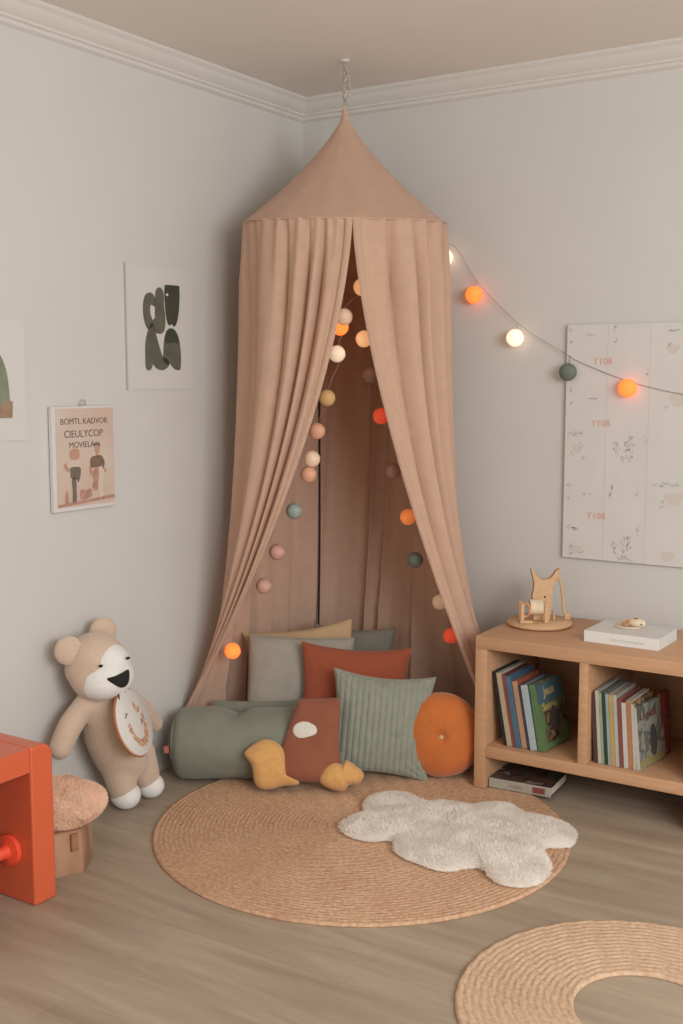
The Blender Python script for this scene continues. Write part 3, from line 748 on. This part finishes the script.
# fluff: short hair blades grown from a surface
def fluff(mb, surf, n, ln, w, rn, droop=.4, comb=None):
    tris = []
    for f in surf.f:
        a, b, c = [Vector(surf.v[i]) for i in f[:3]]
        tris.append((a, b, c))
        if len(f) == 4: tris.append((Vector(surf.v[f[0]]), Vector(surf.v[f[2]]), Vector(surf.v[f[3]])))
    ar = [(t[1]-t[0]).cross(t[2]-t[0]).length*.5 for t in tris]
    tot = sum(ar); acc = 0; cum = []
    for a in ar: acc += a; cum.append(acc)
    import bisect
    for _ in range(n):
        t = tris[min(len(tris)-1, bisect.bisect(cum, rn.random()*tot))]
        u, v = rn.random(), rn.random()
        if u+v > 1: u, v = 1-u, 1-v
        p = t[0]+(t[1]-t[0])*u+(t[2]-t[0])*v
        nn = (t[1]-t[0]).cross(t[2]-t[0])
        if nn.length < 1e-9: continue
        nn.normalize()
        cl_ = noise.noise_vector(p*14)
        d = (nn+cl_*.8+Vector((rn.uniform(-1, 1), rn.uniform(-1, 1), rn.uniform(-.6, .6)))*.35); d.z -= droop*.3
        d.normalize()
        if d.dot(nn) < .15: d = (d+nn*.5).normalized()
        l = ln*rn.uniform(.6, 1.2); s = d.cross(nn)
        if s.length < 1e-4: s = Vector((1, 0, 0))
        s = s.normalized()*w
        m_ = p+d*l*.55; e = p+d*l-Vector((0, 0, droop*l*.3))
        if e.z < .002: e.z = .002
        mb.add([p-s, p+s, m_+s*.7, m_-s*.7, e], [(0, 1, 2, 3), (3, 2, 4)])

def puff(outline, tf, tb, power=2.2, layers=14, closed_n=6, wr=0, wsc=8, seed=0, center=None):
    """inflated pillow from an outline in x,y; returns MB in local space"""
    P = cat([(*q, 0) for q in outline], closed_n); n = len(P)
    c = Vector((*center, 0)) if center else sum(P, Vector())/n
    mb = MB(); vs = []; fs = []
    for side, tt in ((1, tf), (-1, tb)):
        off = len(vs)
        for i in range(layers+1):
            r = math.sin(PI/2*(1-i/layers)) if i < layers else .001
            hgt = tt*(max(0, 1-r**power))**.5
            for k in range(n):
                q = c+(P[k]-c)*r
                dz = wr*noise.noise(Vector((q.x*wsc+seed, q.y*wsc, side*3)))*(1-r**4)
                vs.append((q.x, q.y, side*(hgt)+dz*side))
        for i in range(layers):
            for k in range(n):
                l = (k+1) % n
                f = (off+i*n+k, off+i*n+l, off+(i+1)*n+l, off+(i+1)*n+k)
                fs.append(f if side > 0 else f[::-1])
        base = off+layers*n
        f = tuple(base+k for k in range(n)); fs.append(f if side > 0 else f[::-1])
    mb.add(vs, fs)
    return mb

cloud = [(.813, -.998), (.800, -.935), (.815, -.865), (.775, -.795), (.768, -.71), (.837, -.665), (.927, -.702), (.973, -.662), (1.05, -.645), (1.09, -.645), (1.126, -.589), (1.185, -.565), (1.25, -.605), (1.301, -.606), (1.375, -.606), (1.435, -.657), (1.455, -.753), (1.398, -.812), (1.455, -.906), (1.480, -.99), (1.462, -1.065), (1.399, -1.093), (1.344, -1.067), (1.305, -1.03), (1.270, -1.05), (1.224, -1.103), (1.139, -1.097), (1.05, -1.068), (1.0, -1.0), (.942, -1.04), (.877, -1.04)]
C0 = V(1.12, -.88, 0)
loc = [((x-C0.x)*.985-.004, (y-C0.y)*.985-.004) for x, y in cloud]
mbp = puff(loc, .034, .0, 3.2, 14, 5, .005, 7, 5)
rn = random.Random(5)
fur = MB(); fur.v = [(v[0], v[1], max(v[2]+.004, .001)) for v in mbp.v]; fur.f = list(mbp.f); fur.mi = list(mbp.mi)
top = MB(); half = len(mbp.v)//2
top.v = fur.v; top.f = [f for f in fur.f if max(f) < half and len(f) == 4]
top.f = [f if (Vector(top.v[f[1]])-Vector(top.v[f[0]])).cross(Vector(top.v[f[2]])-Vector(top.v[f[0]])).z >= 0 else f[::-1] for f in top.f]
fluff(fur, top, 30000, .0095, .0012, rn, .3)
o = fur.build('sheepskin_rug', M['fur_w'], None, True, fix=False); o.location = (C0.x, C0.y, .0125)
tag(o, 'fluffy white cloud shaped sheepskin lying on the round jute rug', 'rug')

# ------------------------------------------------------------------ cushions
def pillow_mb(w, h, t, pin=.08, n=40, wr=.006, seed=0, ribs=0, sq=.42, dents=()):
    vs = []; fs = []; 
    for side in (1, -1):
        for i in range(n+1):
            for j in range(n+1):
                a = math.sin(PI/2*(-1+2*i/n)); b = math.sin(PI/2*(-1+2*j/n))
                x = a*w/2*(1-pin*(1-b*b)); y = b*h/2*(1-pin*(1-a*a))
                ed = max(0, (1-a*a)*(1-b*b))
                z = t/2*ed**sq
                k = ed**.3
                nz = wr*(noise.noise(Vector((x*9+seed, y*9, side)))+.6*noise.noise(Vector((x*24+seed, y*24, side+5))))*k
                # tension creases running out to the corners
                r = math.hypot(abs(a)-1, abs(b)-1); an = math.atan2(1-abs(b)+1e-6, 1-abs(a)+1e-6)
                nz += wr*.7*math.sin(an*14+seed)*math.exp(-r*3)*k*min(1, r*4)
                if ribs: nz += .0080*(abs(math.sin(PI*ribs*(x/w+.5)))**.38-.6)*k**.4
                for (dx, dy, dr, da) in dents: nz -= da*math.exp(-((x-dx)**2+(y-dy)**2)/dr**2)
                vs.append((x, y, side*(z+nz) if 0 < i < n and 0 < j < n else 0))
    N1 = (n+1)**2
    for s in (0, 1):
        for i in range(n):
            for j in range(n):
                a = s*N1+i*(n+1)+j; f = (a, a+n+1, a+n+2, a+1); fs.append(f if s == 0 else f[::-1])
    mb = MB(); mb.add(vs, fs); return mb
def edge_piping(w, h, pin, r, n=30):
    pts = []
    for s in range(4):
        for k in range(n):
            q = -1+2*k/n
            a, b = [(q, -1), (1, q), (-q, 1), (-1, -q)][s]
            pts.append((a*w/2*(1-pin*(1-b*b)), b*h/2*(1-pin*(1-a*a)), 0))
    pts.append(pts[0]); pts.append(pts[1]); mb = MB(); mb.tube(pts, r, 6, caps=False); return mb
def cushion(label, c, w, h, t, m, tilt, yaw, roll, pin=.08, n=40, ribs=0, seed=0, sq=.42, pip=.0022, name='cushion', group=None, wr=.010, dents=()):
    F = frame(c, tilt, yaw, roll)
    th = thing(name, label, 'cushion', M=F, group=group)
    pillow_mb(w, h, t, pin, n, wr, seed, ribs, sq, dents).build('cushion_cover', m, th, True)
    if pip: edge_piping(w, h, pin, pip).build('piping', m, th, True)
    return th
# back row
cushion('sand coloured cushion at the back left, its top corner rising behind the grey beige one', V(.279, -.412, .255), .40, .40, .062, M['mustard_c'], 10, 0, 7, .10, seed=1)
cushion('olive grey cushion half hidden behind the rust one', V(.385, -.247, .245), .30, .38, .075, M['olive'], 10, 0, -3, .09, seed=2)
cushion('grey beige linen cushion at the left of the back row', V(.314, -.492, .235), .375, .40, .112, M['greige'], 11, 3, -3, .035, seed=3, sq=.34)
cushion('rust red cushion between the grey beige one and the corduroy one', V(.527, -.465, .232), .385, .385, .10, M['rust'], 12, 2, -4, .105, seed=4)
# ribbed one in front
cc = cushion('square sage corduroy cushion with vertical ribs beside the round orange one', V(.676, -.530, .186), .345, .352, .120, M['sage_cord'], 12, -1, -5, .125, n=230, ribs=17, seed=5, sq=.40, wr=.007, dents=((-.01, .150, .022, .010),))
mb = MB(); mb.box(.152, .160, -.09, -.06, -.001, .002); mb.build('seam_tag', mat('pale_tag', s2l((186, 190, 160)), .8), cc)
# sage pad lying behind the bolster
cushion('dark sage pad lying flat behind the grey green bolster', V(.235, -.645, .118), .30, .215, .035, M['sage'], 14, 0, 0, .04, seed=7)
# bolster
A0 = V(.066, -.898, .121); A1 = V(.485, -.655, .131); ax = (A1-A0); Lb = ax.length; ax.normalize(); sd = Vector((ax.y, -ax.x, 0))
bol = thing('bolster', 'grey green bolster cushion lying at the left under the curtain end', 'cushion', M=XYZ(A0, ax, -sd, (0, 0, 1)))
mb = MB(); vs = []; fs = []; NB = 110; SB = 84; R0 = .118
for i in range(NB+1):
    s = i/NB; xx = Lb*s
    e = min(s, 1-s)*Lb
    rr = R0*(1-max(0, 1-e/.055)**2.6*.62)
    for j in range(SB):
        a = 2*PI*j/SB
        w_ = 1-.19*math.exp(-((s-.47)/.08)**2)*max(0, math.sin(a+.2))**2-.07*math.exp(-((s-.22)/.05)**2)*max(0, math.sin(a+.9))**3+.03*math.sin(s*PI)-.07*math.exp(-((s-.47-.14*math.cos(a))/.03)**2)*max(0, math.sin(a*1.0+.3))
        k = 1+.075*noise.noise(Vector((xx*7, math.cos(a)*1.2, math.sin(a)*1.2)))+.018*noise.noise(Vector((xx*22, math.cos(a)*3, math.sin(a)*3)))+.014*math.sin(a*22)*max(0, 1-e/.05)
        z = R0*0+rr*w_*k*math.sin(a); z = max(z, -.1195)
        vs.append((xx, rr*k*math.cos(a)*1.02, z))
for i in range(NB):
    for j in range(SB):
        k = (j+1) % SB; fs.append((i*SB+j, i*SB+k, (i+1)*SB+k, (i+1)*SB+j))
fs.append(tuple(range(SB-1, -1, -1))); fs.append(tuple(NB*SB+j for j in range(SB)))
mb.add(vs, fs); mb.build('bolster_cover', M['sage'], bol, True)
mb = MB(); pts = [(.020, .095*math.cos(2*PI*k/60), .095*math.sin(2*PI*k/60)) for k in range(62)]; mb.tube(pts, .0035, 6, caps=False); mb.build('end_piping', mat('sage_piping', (.25, .25, .19), .9), bol, True)
mb = MB(); mb.box(-.008, .010, -.086, -.066, -.012, .010, .002, 1); mb.build('pink_tag', mat('coral_pink_tag', s2l((196, 122, 98)), .8), bol)
# novelty cushion (brown body, mustard feet, pale patch)
K = .00322
def T(px, py): return ((px-312)*K, (785-py)*K*1.02)
nc = thing('novelty_cushion', 'brick brown animal cushion with mustard plush feet and a pale oval patch', 'cushion', M=frame(V(.572, -.788, .026), 17, 0, 0))
body = [T(*q) for q in ((297, 701), (299, 698), (318, 698), (338, 697), (340, 699), (340, 715), (339, 740), (341, 765), (338, 777), (322, 780), (300, 779), (281, 777), (279, 774), (279, 760), (281, 745), (287, 727), (294, 708))]
mb = puff(body, .036, .026, 4.5, 16, 4, .006, 16, 3); mb.build('body', M['brick'], nc, True)
ft = [T(*q) for q in ((243, 751), (250, 744), (262, 738), (275, 740), (284, 750), (286, 765), (288, 775), (298, 778), (297, 782), (283, 783), (272, 786), (261, 786), (254, 780), (252, 770), (250, 762), (246, 757))]
mb = puff(ft, .040, .016, 3, 14, 4, .004, 20, 6, center=T(267, 763)); mb.build('foot', M['mustard'], nc, True).location = (0, 0, .012)
ft = [T(*q) for q in ((319, 778), (323, 767), (332, 760), (343, 762), (346, 758), (354, 762), (364, 771), (360, 780), (349, 782), (344, 788), (330, 786))]
mb = puff(ft, .040, .016, 3, 14, 4, .004, 20, 9, center=T(341, 774)); mb.build('foot', M['mustard'], nc, True).location = (0, 0, .012)
pt = T(304.5, 729)
mb = MB(); vs = []; fs = []
mb.ell((pt[0], pt[1], .0335), (.040, .029, .006), 32, 12, M=Matrix.Identity(4)); o = mb.build('oval_patch', mat('pale_grey_felt', s2l((214, 208, 198)), .9, .06, 80), nc, True); o.rotation_euler = (0, 0, 0)
# round orange cushion
rc = thing('round_cushion', 'round orange velvet cushion with a small button, leaning between corduroy cushion and bookcase', 'cushion', M=frame(V(.853, -.425, .155), 8, -6, 0))
mb = MB(); vs = []; fs = []; S_ = 96; Lr = 40
for i in range(2*Lr+1):
    t_ = PI*i/(2*Lr)
    for j in range(S_):
        a = 2*PI*j/S_
        r = .138*(math.sin(t_)**.72)
        z = .066*math.cos(t_)
        z *= 1-.35*math.exp(-(r/.016)**2)
        z += .0004*math.sin(a*16)*math.exp(-((r-.06)/.05)**2)*(1 if z > 0 else -1)
        rr = r*(1+.012*noise.noise(Vector((math.cos(a)*2, math.sin(a)*2, z*20))))
        vs.append((rr*math.cos(a), rr*math.sin(a)*1.03, z))
for i in range(2*Lr):
    for j in range(S_):
        k = (j+1) % S_; fs.append((i*S_+j, i*S_+k, (i+1)*S_+k, (i+1)*S_+j))
mb.add(vs, fs); mb.build('velvet_cover', M['pumpkin'], rc, True)
mb = MB(); mb.ell((0, 0, .045), (.010, .010, .006), 20, 10); mb.build('button', M['brass'], rc, True)

# ------------------------------------------------------------------ plush bear leaning on the left wall
bear = thing('plush_bear', 'beige knitted plush bear with white muzzle and feet leaning on the left wall', 'soft toy', (.13, -1.14, 0))
def wb_(name, mb, m, voxel=.007, sm=6, parent=bear, base=V(.13, -1.14, 0)):
    o = mb.build(name, m, None, True, loc=base, fix=False)
    if voxel:
        r = o.modifiers.new('r', 'REMESH'); r.mode = 'VOXEL'; r.voxel_size = voxel; r.use_smooth_shade = True
        s = o.modifiers.new('s', 'SMOOTH'); s.iterations = sm; s.factor = .6
        bpy.context.view_layer.update(); dg = bpy.context.evaluated_depsgraph_get()
        me = bpy.data.meshes.new_from_object(o.evaluated_get(dg)); me.materials.clear(); me.materials.append(m)
        for p in me.polygons: p.use_smooth = True
        o.modifiers.clear(); o.data = me
    o.parent = parent; o.location = (0, 0, 0) if parent else base
    return o
def caps(mb, pts, rs, flat=1.0, seg=20):
    P = cat([tuple(p) for p in pts], 5, False); n = len(P); R_ = []
    for i in range(n):
        q = i/(n-1)*(len(pts)-1); k = min(len(pts)-2, int(q)); R_.append(rs[k]+(rs[k+1]-rs[k])*(q-k))
    mb.tube(P, R_, seg, flat=1.0)
    mb.ell(P[0], R_[0]*.999, 20, 14); mb.ell(P[-1], R_[-1]*.999, 20, 14)
HC = V(.122, -1.292, .482)
tiltM = Matrix.Translation(HC) @ Matrix.Rotation(math.radians(-24), 4, 'Z') @ Matrix.Rotation(math.radians(13), 4, 'X')      # head rolled over to the bear's side
mb = MB()
mb.ell((0, 0, .012), (.092, .090, .090), 32, 24, M=tiltM); mb.ell((.018, 0, -.030), (.088, .096, .070), 32, 24, M=tiltM)
mb.ell((0, 0, -.0), (.085, .10, .075), 32, 24, M=tiltM)
caps(mb, [(.118, -1.275, .40), (.120, -1.255, .33), (.122, -1.232, .25), (.122, -1.200, .185), (.122, -1.180, .155)], [.060, .076, .088, .088, .076])
mb.ell((.110, -1.262, .355), (.062, .092, .040), 24, 16)
caps(mb, [(.105, -1.325, .365), (.098, -1.385, .310), (.095, -1.425, .250)], [.036, .038, .034])
caps(mb, [(.100, -1.185, .360), (.090, -1.085, .295), (.078, -.995, .215)], [.036, .037, .031])
caps(mb, [(.128, -1.222, .150), (.132, -1.212, .10), (.134, -1.204, .062)], [.056, .050, .045])
caps(mb, [(.128, -1.125, .150), (.132, -1.105, .095), (.134, -1.092, .062)], [.056, .048, .042])
wb_('body', mb, M['plush'], .0065, 7)
for c_, rr in (((.096, -1.380, .540), .044), ((.076, -1.216, .566), .043)):
    mb = MB(); mb.ell((0, 0, 0), (.021, rr, rr*1.02), 28, 20, M=Matrix.Translation(c_) @ Matrix.Rotation(math.radians(-32), 4, 'Z')); wb_('ear', mb, M['plush'], 0)
# white face mask
mb = MB(); mb.ell((.038, .004, -.034), (.083, .088, .066), 36, 26, M=tiltM); mb.ell((.042, .022, .004), (.066, .066, .064), 30, 22, M=tiltM)
wb_('muzzle', mb, M['plush_w'], .005, 6)
# nose: rounded black triangle
ns = [(-.038, .016), (-.012, .015), (.014, .017), (.032, .019), (.032, .006), (.022, -.018), (.006, -.027), (-.008, -.023), (-.026, -.004)]
mb = puff(ns, .010, .004, 2.4, 8, 4)
NM = tiltM @ XYZ((.1195, .020, -.028), (0, 1, 0), (-.10, 0, .995), (.995, 0, .10))
q = MB(); q.add(mb.v, mb.f, NM); wb_('nose', q, M['black'], 0)
for yy in (-.022, .066):
    mb = MB(); mb.ell((.1035 if yy < 0 else .0985, yy, .027 if yy < 0 else .018), (.005, .0065, .0045), 14, 10, M=tiltM); wb_('eye', mb, M['black'], 0)
for c_, r3 in (((.140, -1.200, .045), (.050, .045, .044)), ((.140, -1.086, .042), (.048, .042, .041))):
    mb = MB(); mb.ell(c_, r3, 28, 20); wb_('foot', mb, M['plush_w'], 0)
# embroidered disc hung from its neck
dn = Vector((.90, .30, .34)).normalized(); du = Vector((-.36, -.36, .93)); du = (du-dn*du.dot(dn)).normalized(); dr = du.cross(dn).normalized()
disc = thing('embroidered_disc', 'white round disc with an orange stitched wreath hanging on the chest of the bear', 'ornament', M=XYZ((.240, -1.262, .312), dr, du, dn))
mb = MB(); mb.lathe([(.0, -.006), (.098, -.006), (.102, -.002), (.102, .004), (.099, .007), (.0, .008)], 64); mb.build('fabric_face', mat('white_linen', s2l((216, 214, 208)), .85, .03, 60, .3, 500), disc, True)
mb = MB(); mb.tube([(.102*math.cos(2*PI*k/60), .102*math.sin(2*PI*k/60), -.003) for k in range(62)], .0045, 6, caps=False); mb.build('wooden_hoop', mat('hoop_wood', s2l((176, 112, 74)), .7), disc, True)
rn = random.Random(9)
cols = {'orange_stitches': (200, 146, 112), 'ochre_stitches': (196, 172, 132), 'rust_stitches': (180, 118, 98)}
for nm, c_ in cols.items():
    mb = MB()
    for k in range(60):
        a = rn.uniform(-PI*1.08, PI*.36)-.12; r = rn.uniform(.050, .073)
        if rn.random() < .3: a = rn.uniform(-2.4, -.6)
        x_, y_ = r*.78*math.cos(a), r*1.0*math.sin(a)-.006
        mb.ell((0, 0, 0), (rn.uniform(.003, .006), .0022, .0016), 8, 6, M=Matrix.Translation((x_, y_, .0085)) @ Matrix.Rotation(rn.uniform(0, PI), 4, 'Z'))
    mb.build(nm.rstrip(), mat('thread_'+nm, s2l(c_), .8), disc, True)
mb = MB()
for (x_, y_, a) in ((-.040, .040, .3), (-.030, .044, -.4), (.030, -.018, 1.0), (.036, -.012, 2.0)):
    mb.ell((0, 0, 0), (.008, .0022, .0016), 8, 6, M=Matrix.Translation((x_, y_, .0085)) @ Matrix.Rotation(a, 4, 'Z'))
mb.build('dark_stitches', mat('dark_thread', s2l((84, 86, 78)), .8), disc, True)
mb = MB(); mb.tube(cat([(-.028, .094, .006), (-.01, .112, .006), (.006, .114, .004), (.022, .094, .007)], 6, False), .0018, 6); mb.build('hanging_string', M['black'], disc, True)

# ------------------------------------------------------------------ stump and fluffy cushion
st = tag(MB().build('placeholder', None), 'x', 'x') if False else None
mb = MB(); seg = 7; n_ = 7
rad = [.112, .104, .115, .108, .113, .105, .110]
cS = V(.260, -1.612, 0)
prof_ = [(1.0, .0008), (1.01, .01), (1.0, .06), (.97, .105), (.95, .118), (.90, .122)]
vs = []; fs = []; K_ = 56
def prad(a):
    q = (a/(2*PI)*n_) % n_; i = int(q); f_ = q-i
    p0 = Vector((rad[i]*math.cos(2*PI*i/n_), rad[i]*math.sin(2*PI*i/n_))); i2 = (i+1) % n_
    p1 = Vector((rad[i2]*math.cos(2*PI*(i+1)/n_), rad[i2]*math.sin(2*PI*(i+1)/n_)))
    return p0.lerp(p1, f_)
for (s_, z) in prof_:
    for k in range(K_):
        p = prad(2*PI*k/K_+.0)
        w_ = 1+.02*noise.noise(Vector((k*.6, z*9, 0)))
        vs.append((p.x*s_*w_, p.y*s_*w_, z))
for i in range(len(prof_)-1):
    for k in range(K_):
        l = (k+1) % K_; fs.append((i*K_+k, i*K_+l, (i+1)*K_+l, (i+1)*K_+k))
fs.append(tuple(range(K_-1, -1, -1))); fs.append(tuple((len(prof_)-1)*K_+k for k in range(K_)))
mb.add(vs, fs)
stump = thing('stump_stool', 'faceted wooden stump between the orange bench and the plush bear', 'stool', (cS.x, cS.y, 0))
smooth_by_angle(mb.build('trunk', M['bark'], stump), 30)
mb = MB()
for (a, z, w_, h_) in ((-.20, .092, .026, .05),):
    R_ = .1035
    mb.box(-.004, .004, -w_*.42, w_*.42, -h_*.5, h_*.5, .003, 2, M=Matrix.Translation((R_*math.cos(a), R_*math.sin(a), z)) @ Matrix.Rotation(a, 4, 'Z'))
# peeled patch and split
mb.build('peeled_patch', mat('peeled_patch_wood', s2l((158, 112, 80)), .8, .2, 40), stump, True)
mb = MB(); a = -1.12; mb.tube([(.113*math.cos(a), .113*math.sin(a), .072), (.112*math.cos(a+.06), .112*math.sin(a+.06), .05), (.108*math.cos(a+.16), .108*math.sin(a+.16), .02)], [.003, .007, .002], 8); mb.build('split', mat('dark_split', (.03, .02, .015), .9), stump, True)
# fluffy cushion on it
rn = random.Random(21)
fc = MB(); fc.ell((0, 0, .062), (.130, .120, .064), 70, 46)
fc.v = [tuple(Vector(v)*(1+.13*noise.noise(Vector(v)*13)+.05*noise.noise(Vector(v)*34)) + Vector((0, 0, .0))) for v in fc.v]
NV = []
for v in fc.v:
    v = Vector(v)
    # crease where the cover folds over
    d = (v.x*.5-v.y*.6)+.05
    v.z -= .016*math.exp(-((v.x*.4-v.y*.9-.065)/.014)**2) if v.z > .05 else 0
    v.z = max(v.z, .003); NV.append(tuple(v))
fc.v = NV
srf = MB(); srf.v = list(fc.v); srf.f = [f[::-1] for f in fc.f]
# face winding check: make normals point outwards
def outward(mb_, c):
    f2 = []
    for f in mb_.f:
        a, b, c_ = [Vector(mb_.v[i]) for i in f[:3]]
        nrm = (b-a).cross(c_-a)
        if nrm.length < 1e-9 and len(f) == 4: nrm = (Vector(mb_.v[f[2]])-a).cross(Vector(mb_.v[f[3]])-a)
        f2.append(f if nrm.dot(a-c) >= 0 else f[::-1])
    mb_.f = f2
outward(srf, Vector((0, 0, .05)))
fluff(fc, srf, 22000, .007, .0010, rn, .2)
o = fc.build('fluffy_cushion', M['fur_b'], None, True, fix=False); o.location = (.270, -1.600, .116)
tag(o, 'blush beige fluffy fur cushion sitting on the wooden stump', 'cushion')

# ------------------------------------------------------------------ orange bench
bn = thing('toy_bench', 'orange red plastic children\'s bench cut off by the left edge of the photo', 'bench', (.02, -1.750, 0))
def bp_(name, x0, x1, y0, y1, z0, z1, bev, m=M['orange'], seg=4):
    mb = MB(); mb.box(x0-.02, x1-.02, y0+1.75, y1+1.75, z0, z1, bev, seg); return smooth_by_angle(mb.build(name, m, bn), 50)
# end panel and top share a rounded corner: profile swept along x
def arch_part(name, poly, x0, x1, bev):
    mb = MB(); mb.prism([(p[0], p[1]) for p in poly], 0, x1-x0, XYZ((x0-.02, 1.75, 0), (0, 1, 0), (0, 0, 1), (1, 0, 0)))
    o = mb.build(name, M['orange'], bn); b = o.modifiers.new('b', 'BEVEL'); b.width = bev; b.segments = 3; b.limit_method = 'ANGLE'; b.angle_limit = .9
    return smooth_by_angle(o, 50)
rc_ = .035
cor = [(-1.752-rc_+rc_*math.cos(t_), .421-rc_+rc_*math.sin(t_)) for t_ in [k*PI/16 for k in range(9)]]
arch_part('bench_end', [(-1.752, .0005)]+cor+[(-1.826, .421), (-1.826, .0005)], .02, .417, .006)
arch_part('bench_top', [(-1.8265, .421), (-1.8265, .356), (-2.10, .356), (-2.10, .421)], .02, .417, .004)
arch_part('bench_end', [(-2.1005, .421), (-2.1005, .0005), (-2.175, .0005), (-2.175, .421)], .02, .417, .006)  # unseen near end, set close in to shade the inner face
mb = MB(); mb.lathe([(.0, 0), (.040, 0), (.042, .006), (.040, .014), (.020, .020), (.017, .030), (.017, .085), (.013, .090), (.0, .091)], 28, M=XYZ((.335-.02, -1.8275+1.75, .137), (1, 0, 0), (0, 0, 1), (0, -1, 0)))
smooth_by_angle(mb.build('screw_knob', M['knob_red'], bn), 40)

# pieces that sit on a part hang under that part
def under(o, newp):
    o.matrix_basis = newp.matrix_basis.inverted() @ o.matrix_basis; o.parent = newp
def kids(p): return [c for c in COL.objects if c.parent == p]
def kind(o): return o.name.split('.')[0]
RULES = {'nose': 'muzzle', 'eye': 'muzzle', 'title_lettering': 'printed_picture', 'printed_face': 'printed_picture', 'printed_pale_shape': 'printed_picture', 'printed_dark_shape': 'printed_picture', 'printed_jumper': 'printed_picture',
 'printed_rose_shape': 'printed_picture', 'printed_ground_line': 'printed_picture', 'coral_lettering': 'printed_sheet', 'pencil_sketch': 'printed_sheet', 'blush_drawing': 'printed_sheet', 'sheet_seams': 'printed_sheet',
 'cover_lettering': 'cover', 'cover_figure': 'cover', 'cover_sky': 'cover', 'cover_green_border': 'cover', 'cover_base_band': 'cover', 'spine_lettering': 'spine', 'spine_red_label': 'spine',
 'screw_knob': 'bench_end', 'seam_tag': 'cushion_cover', 'piping': 'cushion_cover', 'end_piping': 'bolster_cover', 'pink_tag': 'bolster_cover', 'button': 'velvet_cover', 'oval_patch': 'body', 'hanging_string': 'fabric_face',
 'orange_stitches': 'fabric_face', 'ochre_stitches': 'fabric_face', 'rust_stitches': 'fabric_face', 'dark_stitches': 'fabric_face', 'dark_olive_shape': 'paper_sheet', 'pale_olive_shape': 'paper_sheet', 'paper_dot': 'paper_sheet',
 'green_arch_shape': 'paper_sheet', 'clay_block_shape': 'paper_sheet', 'peeled_patch': 'trunk', 'split': 'trunk', 'face_dots': 'body', 'dark_spots': 'cream_shell', 'ear': 'body', 'curtain_hem': 'curtain'}
for root in [o for o in COL.objects if o.parent is None]:
    ch = kids(root)
    for c in ch:
        want = RULES.get(kind(c))
        if not want: continue
        ps = [k for k in ch if kind(k) == want]
        if not ps: continue
        tgt = ps[0]
        if kind(c) == 'curtain_hem': tgt = ps[[k for k in ch if kind(k) == 'curtain_hem'].index(c)]
        under(c, tgt)

# ------------------------------------------------------------------ camera
cam = bpy.data.cameras.new('camera'); co = bpy.data.objects.new('camera', cam); COL.objects.link(co)
cam.sensor_fit = 'HORIZONTAL'; cam.sensor_width = 36; cam.lens = 1142/683*36; cam.clip_start = .05
p_ = math.atan(134/1142)
fwd = Vector((-.5406*math.cos(p_), .8413*math.cos(p_), -math.sin(p_)))
co.location = (2.59, -3.753, 1.35)
co.rotation_euler = fwd.to_track_quat('-Z', 'Y').to_euler()
sc.camera = co

# ------------------------------------------------------------------ light
def area(name, loc, target, sx, sy, power, col):
    l = bpy.data.lights.new(name, 'AREA'); l.shape = 'RECTANGLE'; l.size = sx; l.size_y = sy; l.energy = power; l.color = col
    o = bpy.data.objects.new(name, l); COL.objects.link(o); o.location = loc
    o.rotation_euler = (Vector(target)-Vector(loc)).to_track_quat('-Z', 'Y').to_euler(); return o
area('window_daylight', (4.35, -3.25, 1.8), (0.2, -1.3, .9), 1.9, 1.15, 92, (.95, .975, 1))
w = bpy.data.worlds.new('room_ambience'); sc.world = w; w.use_nodes = True
w.node_tree.nodes['Background'].inputs[0].default_value = (1.0, .91, .82, 1); w.node_tree.nodes['Background'].inputs[1].default_value = .92
sc.view_settings.view_transform = 'Standard'; sc.view_settings.look = 'None'; sc.view_settings.gamma = 1; sc.view_settings.exposure = 0
try: sc.view_settings.use_curve_mapping = False
except Exception: pass
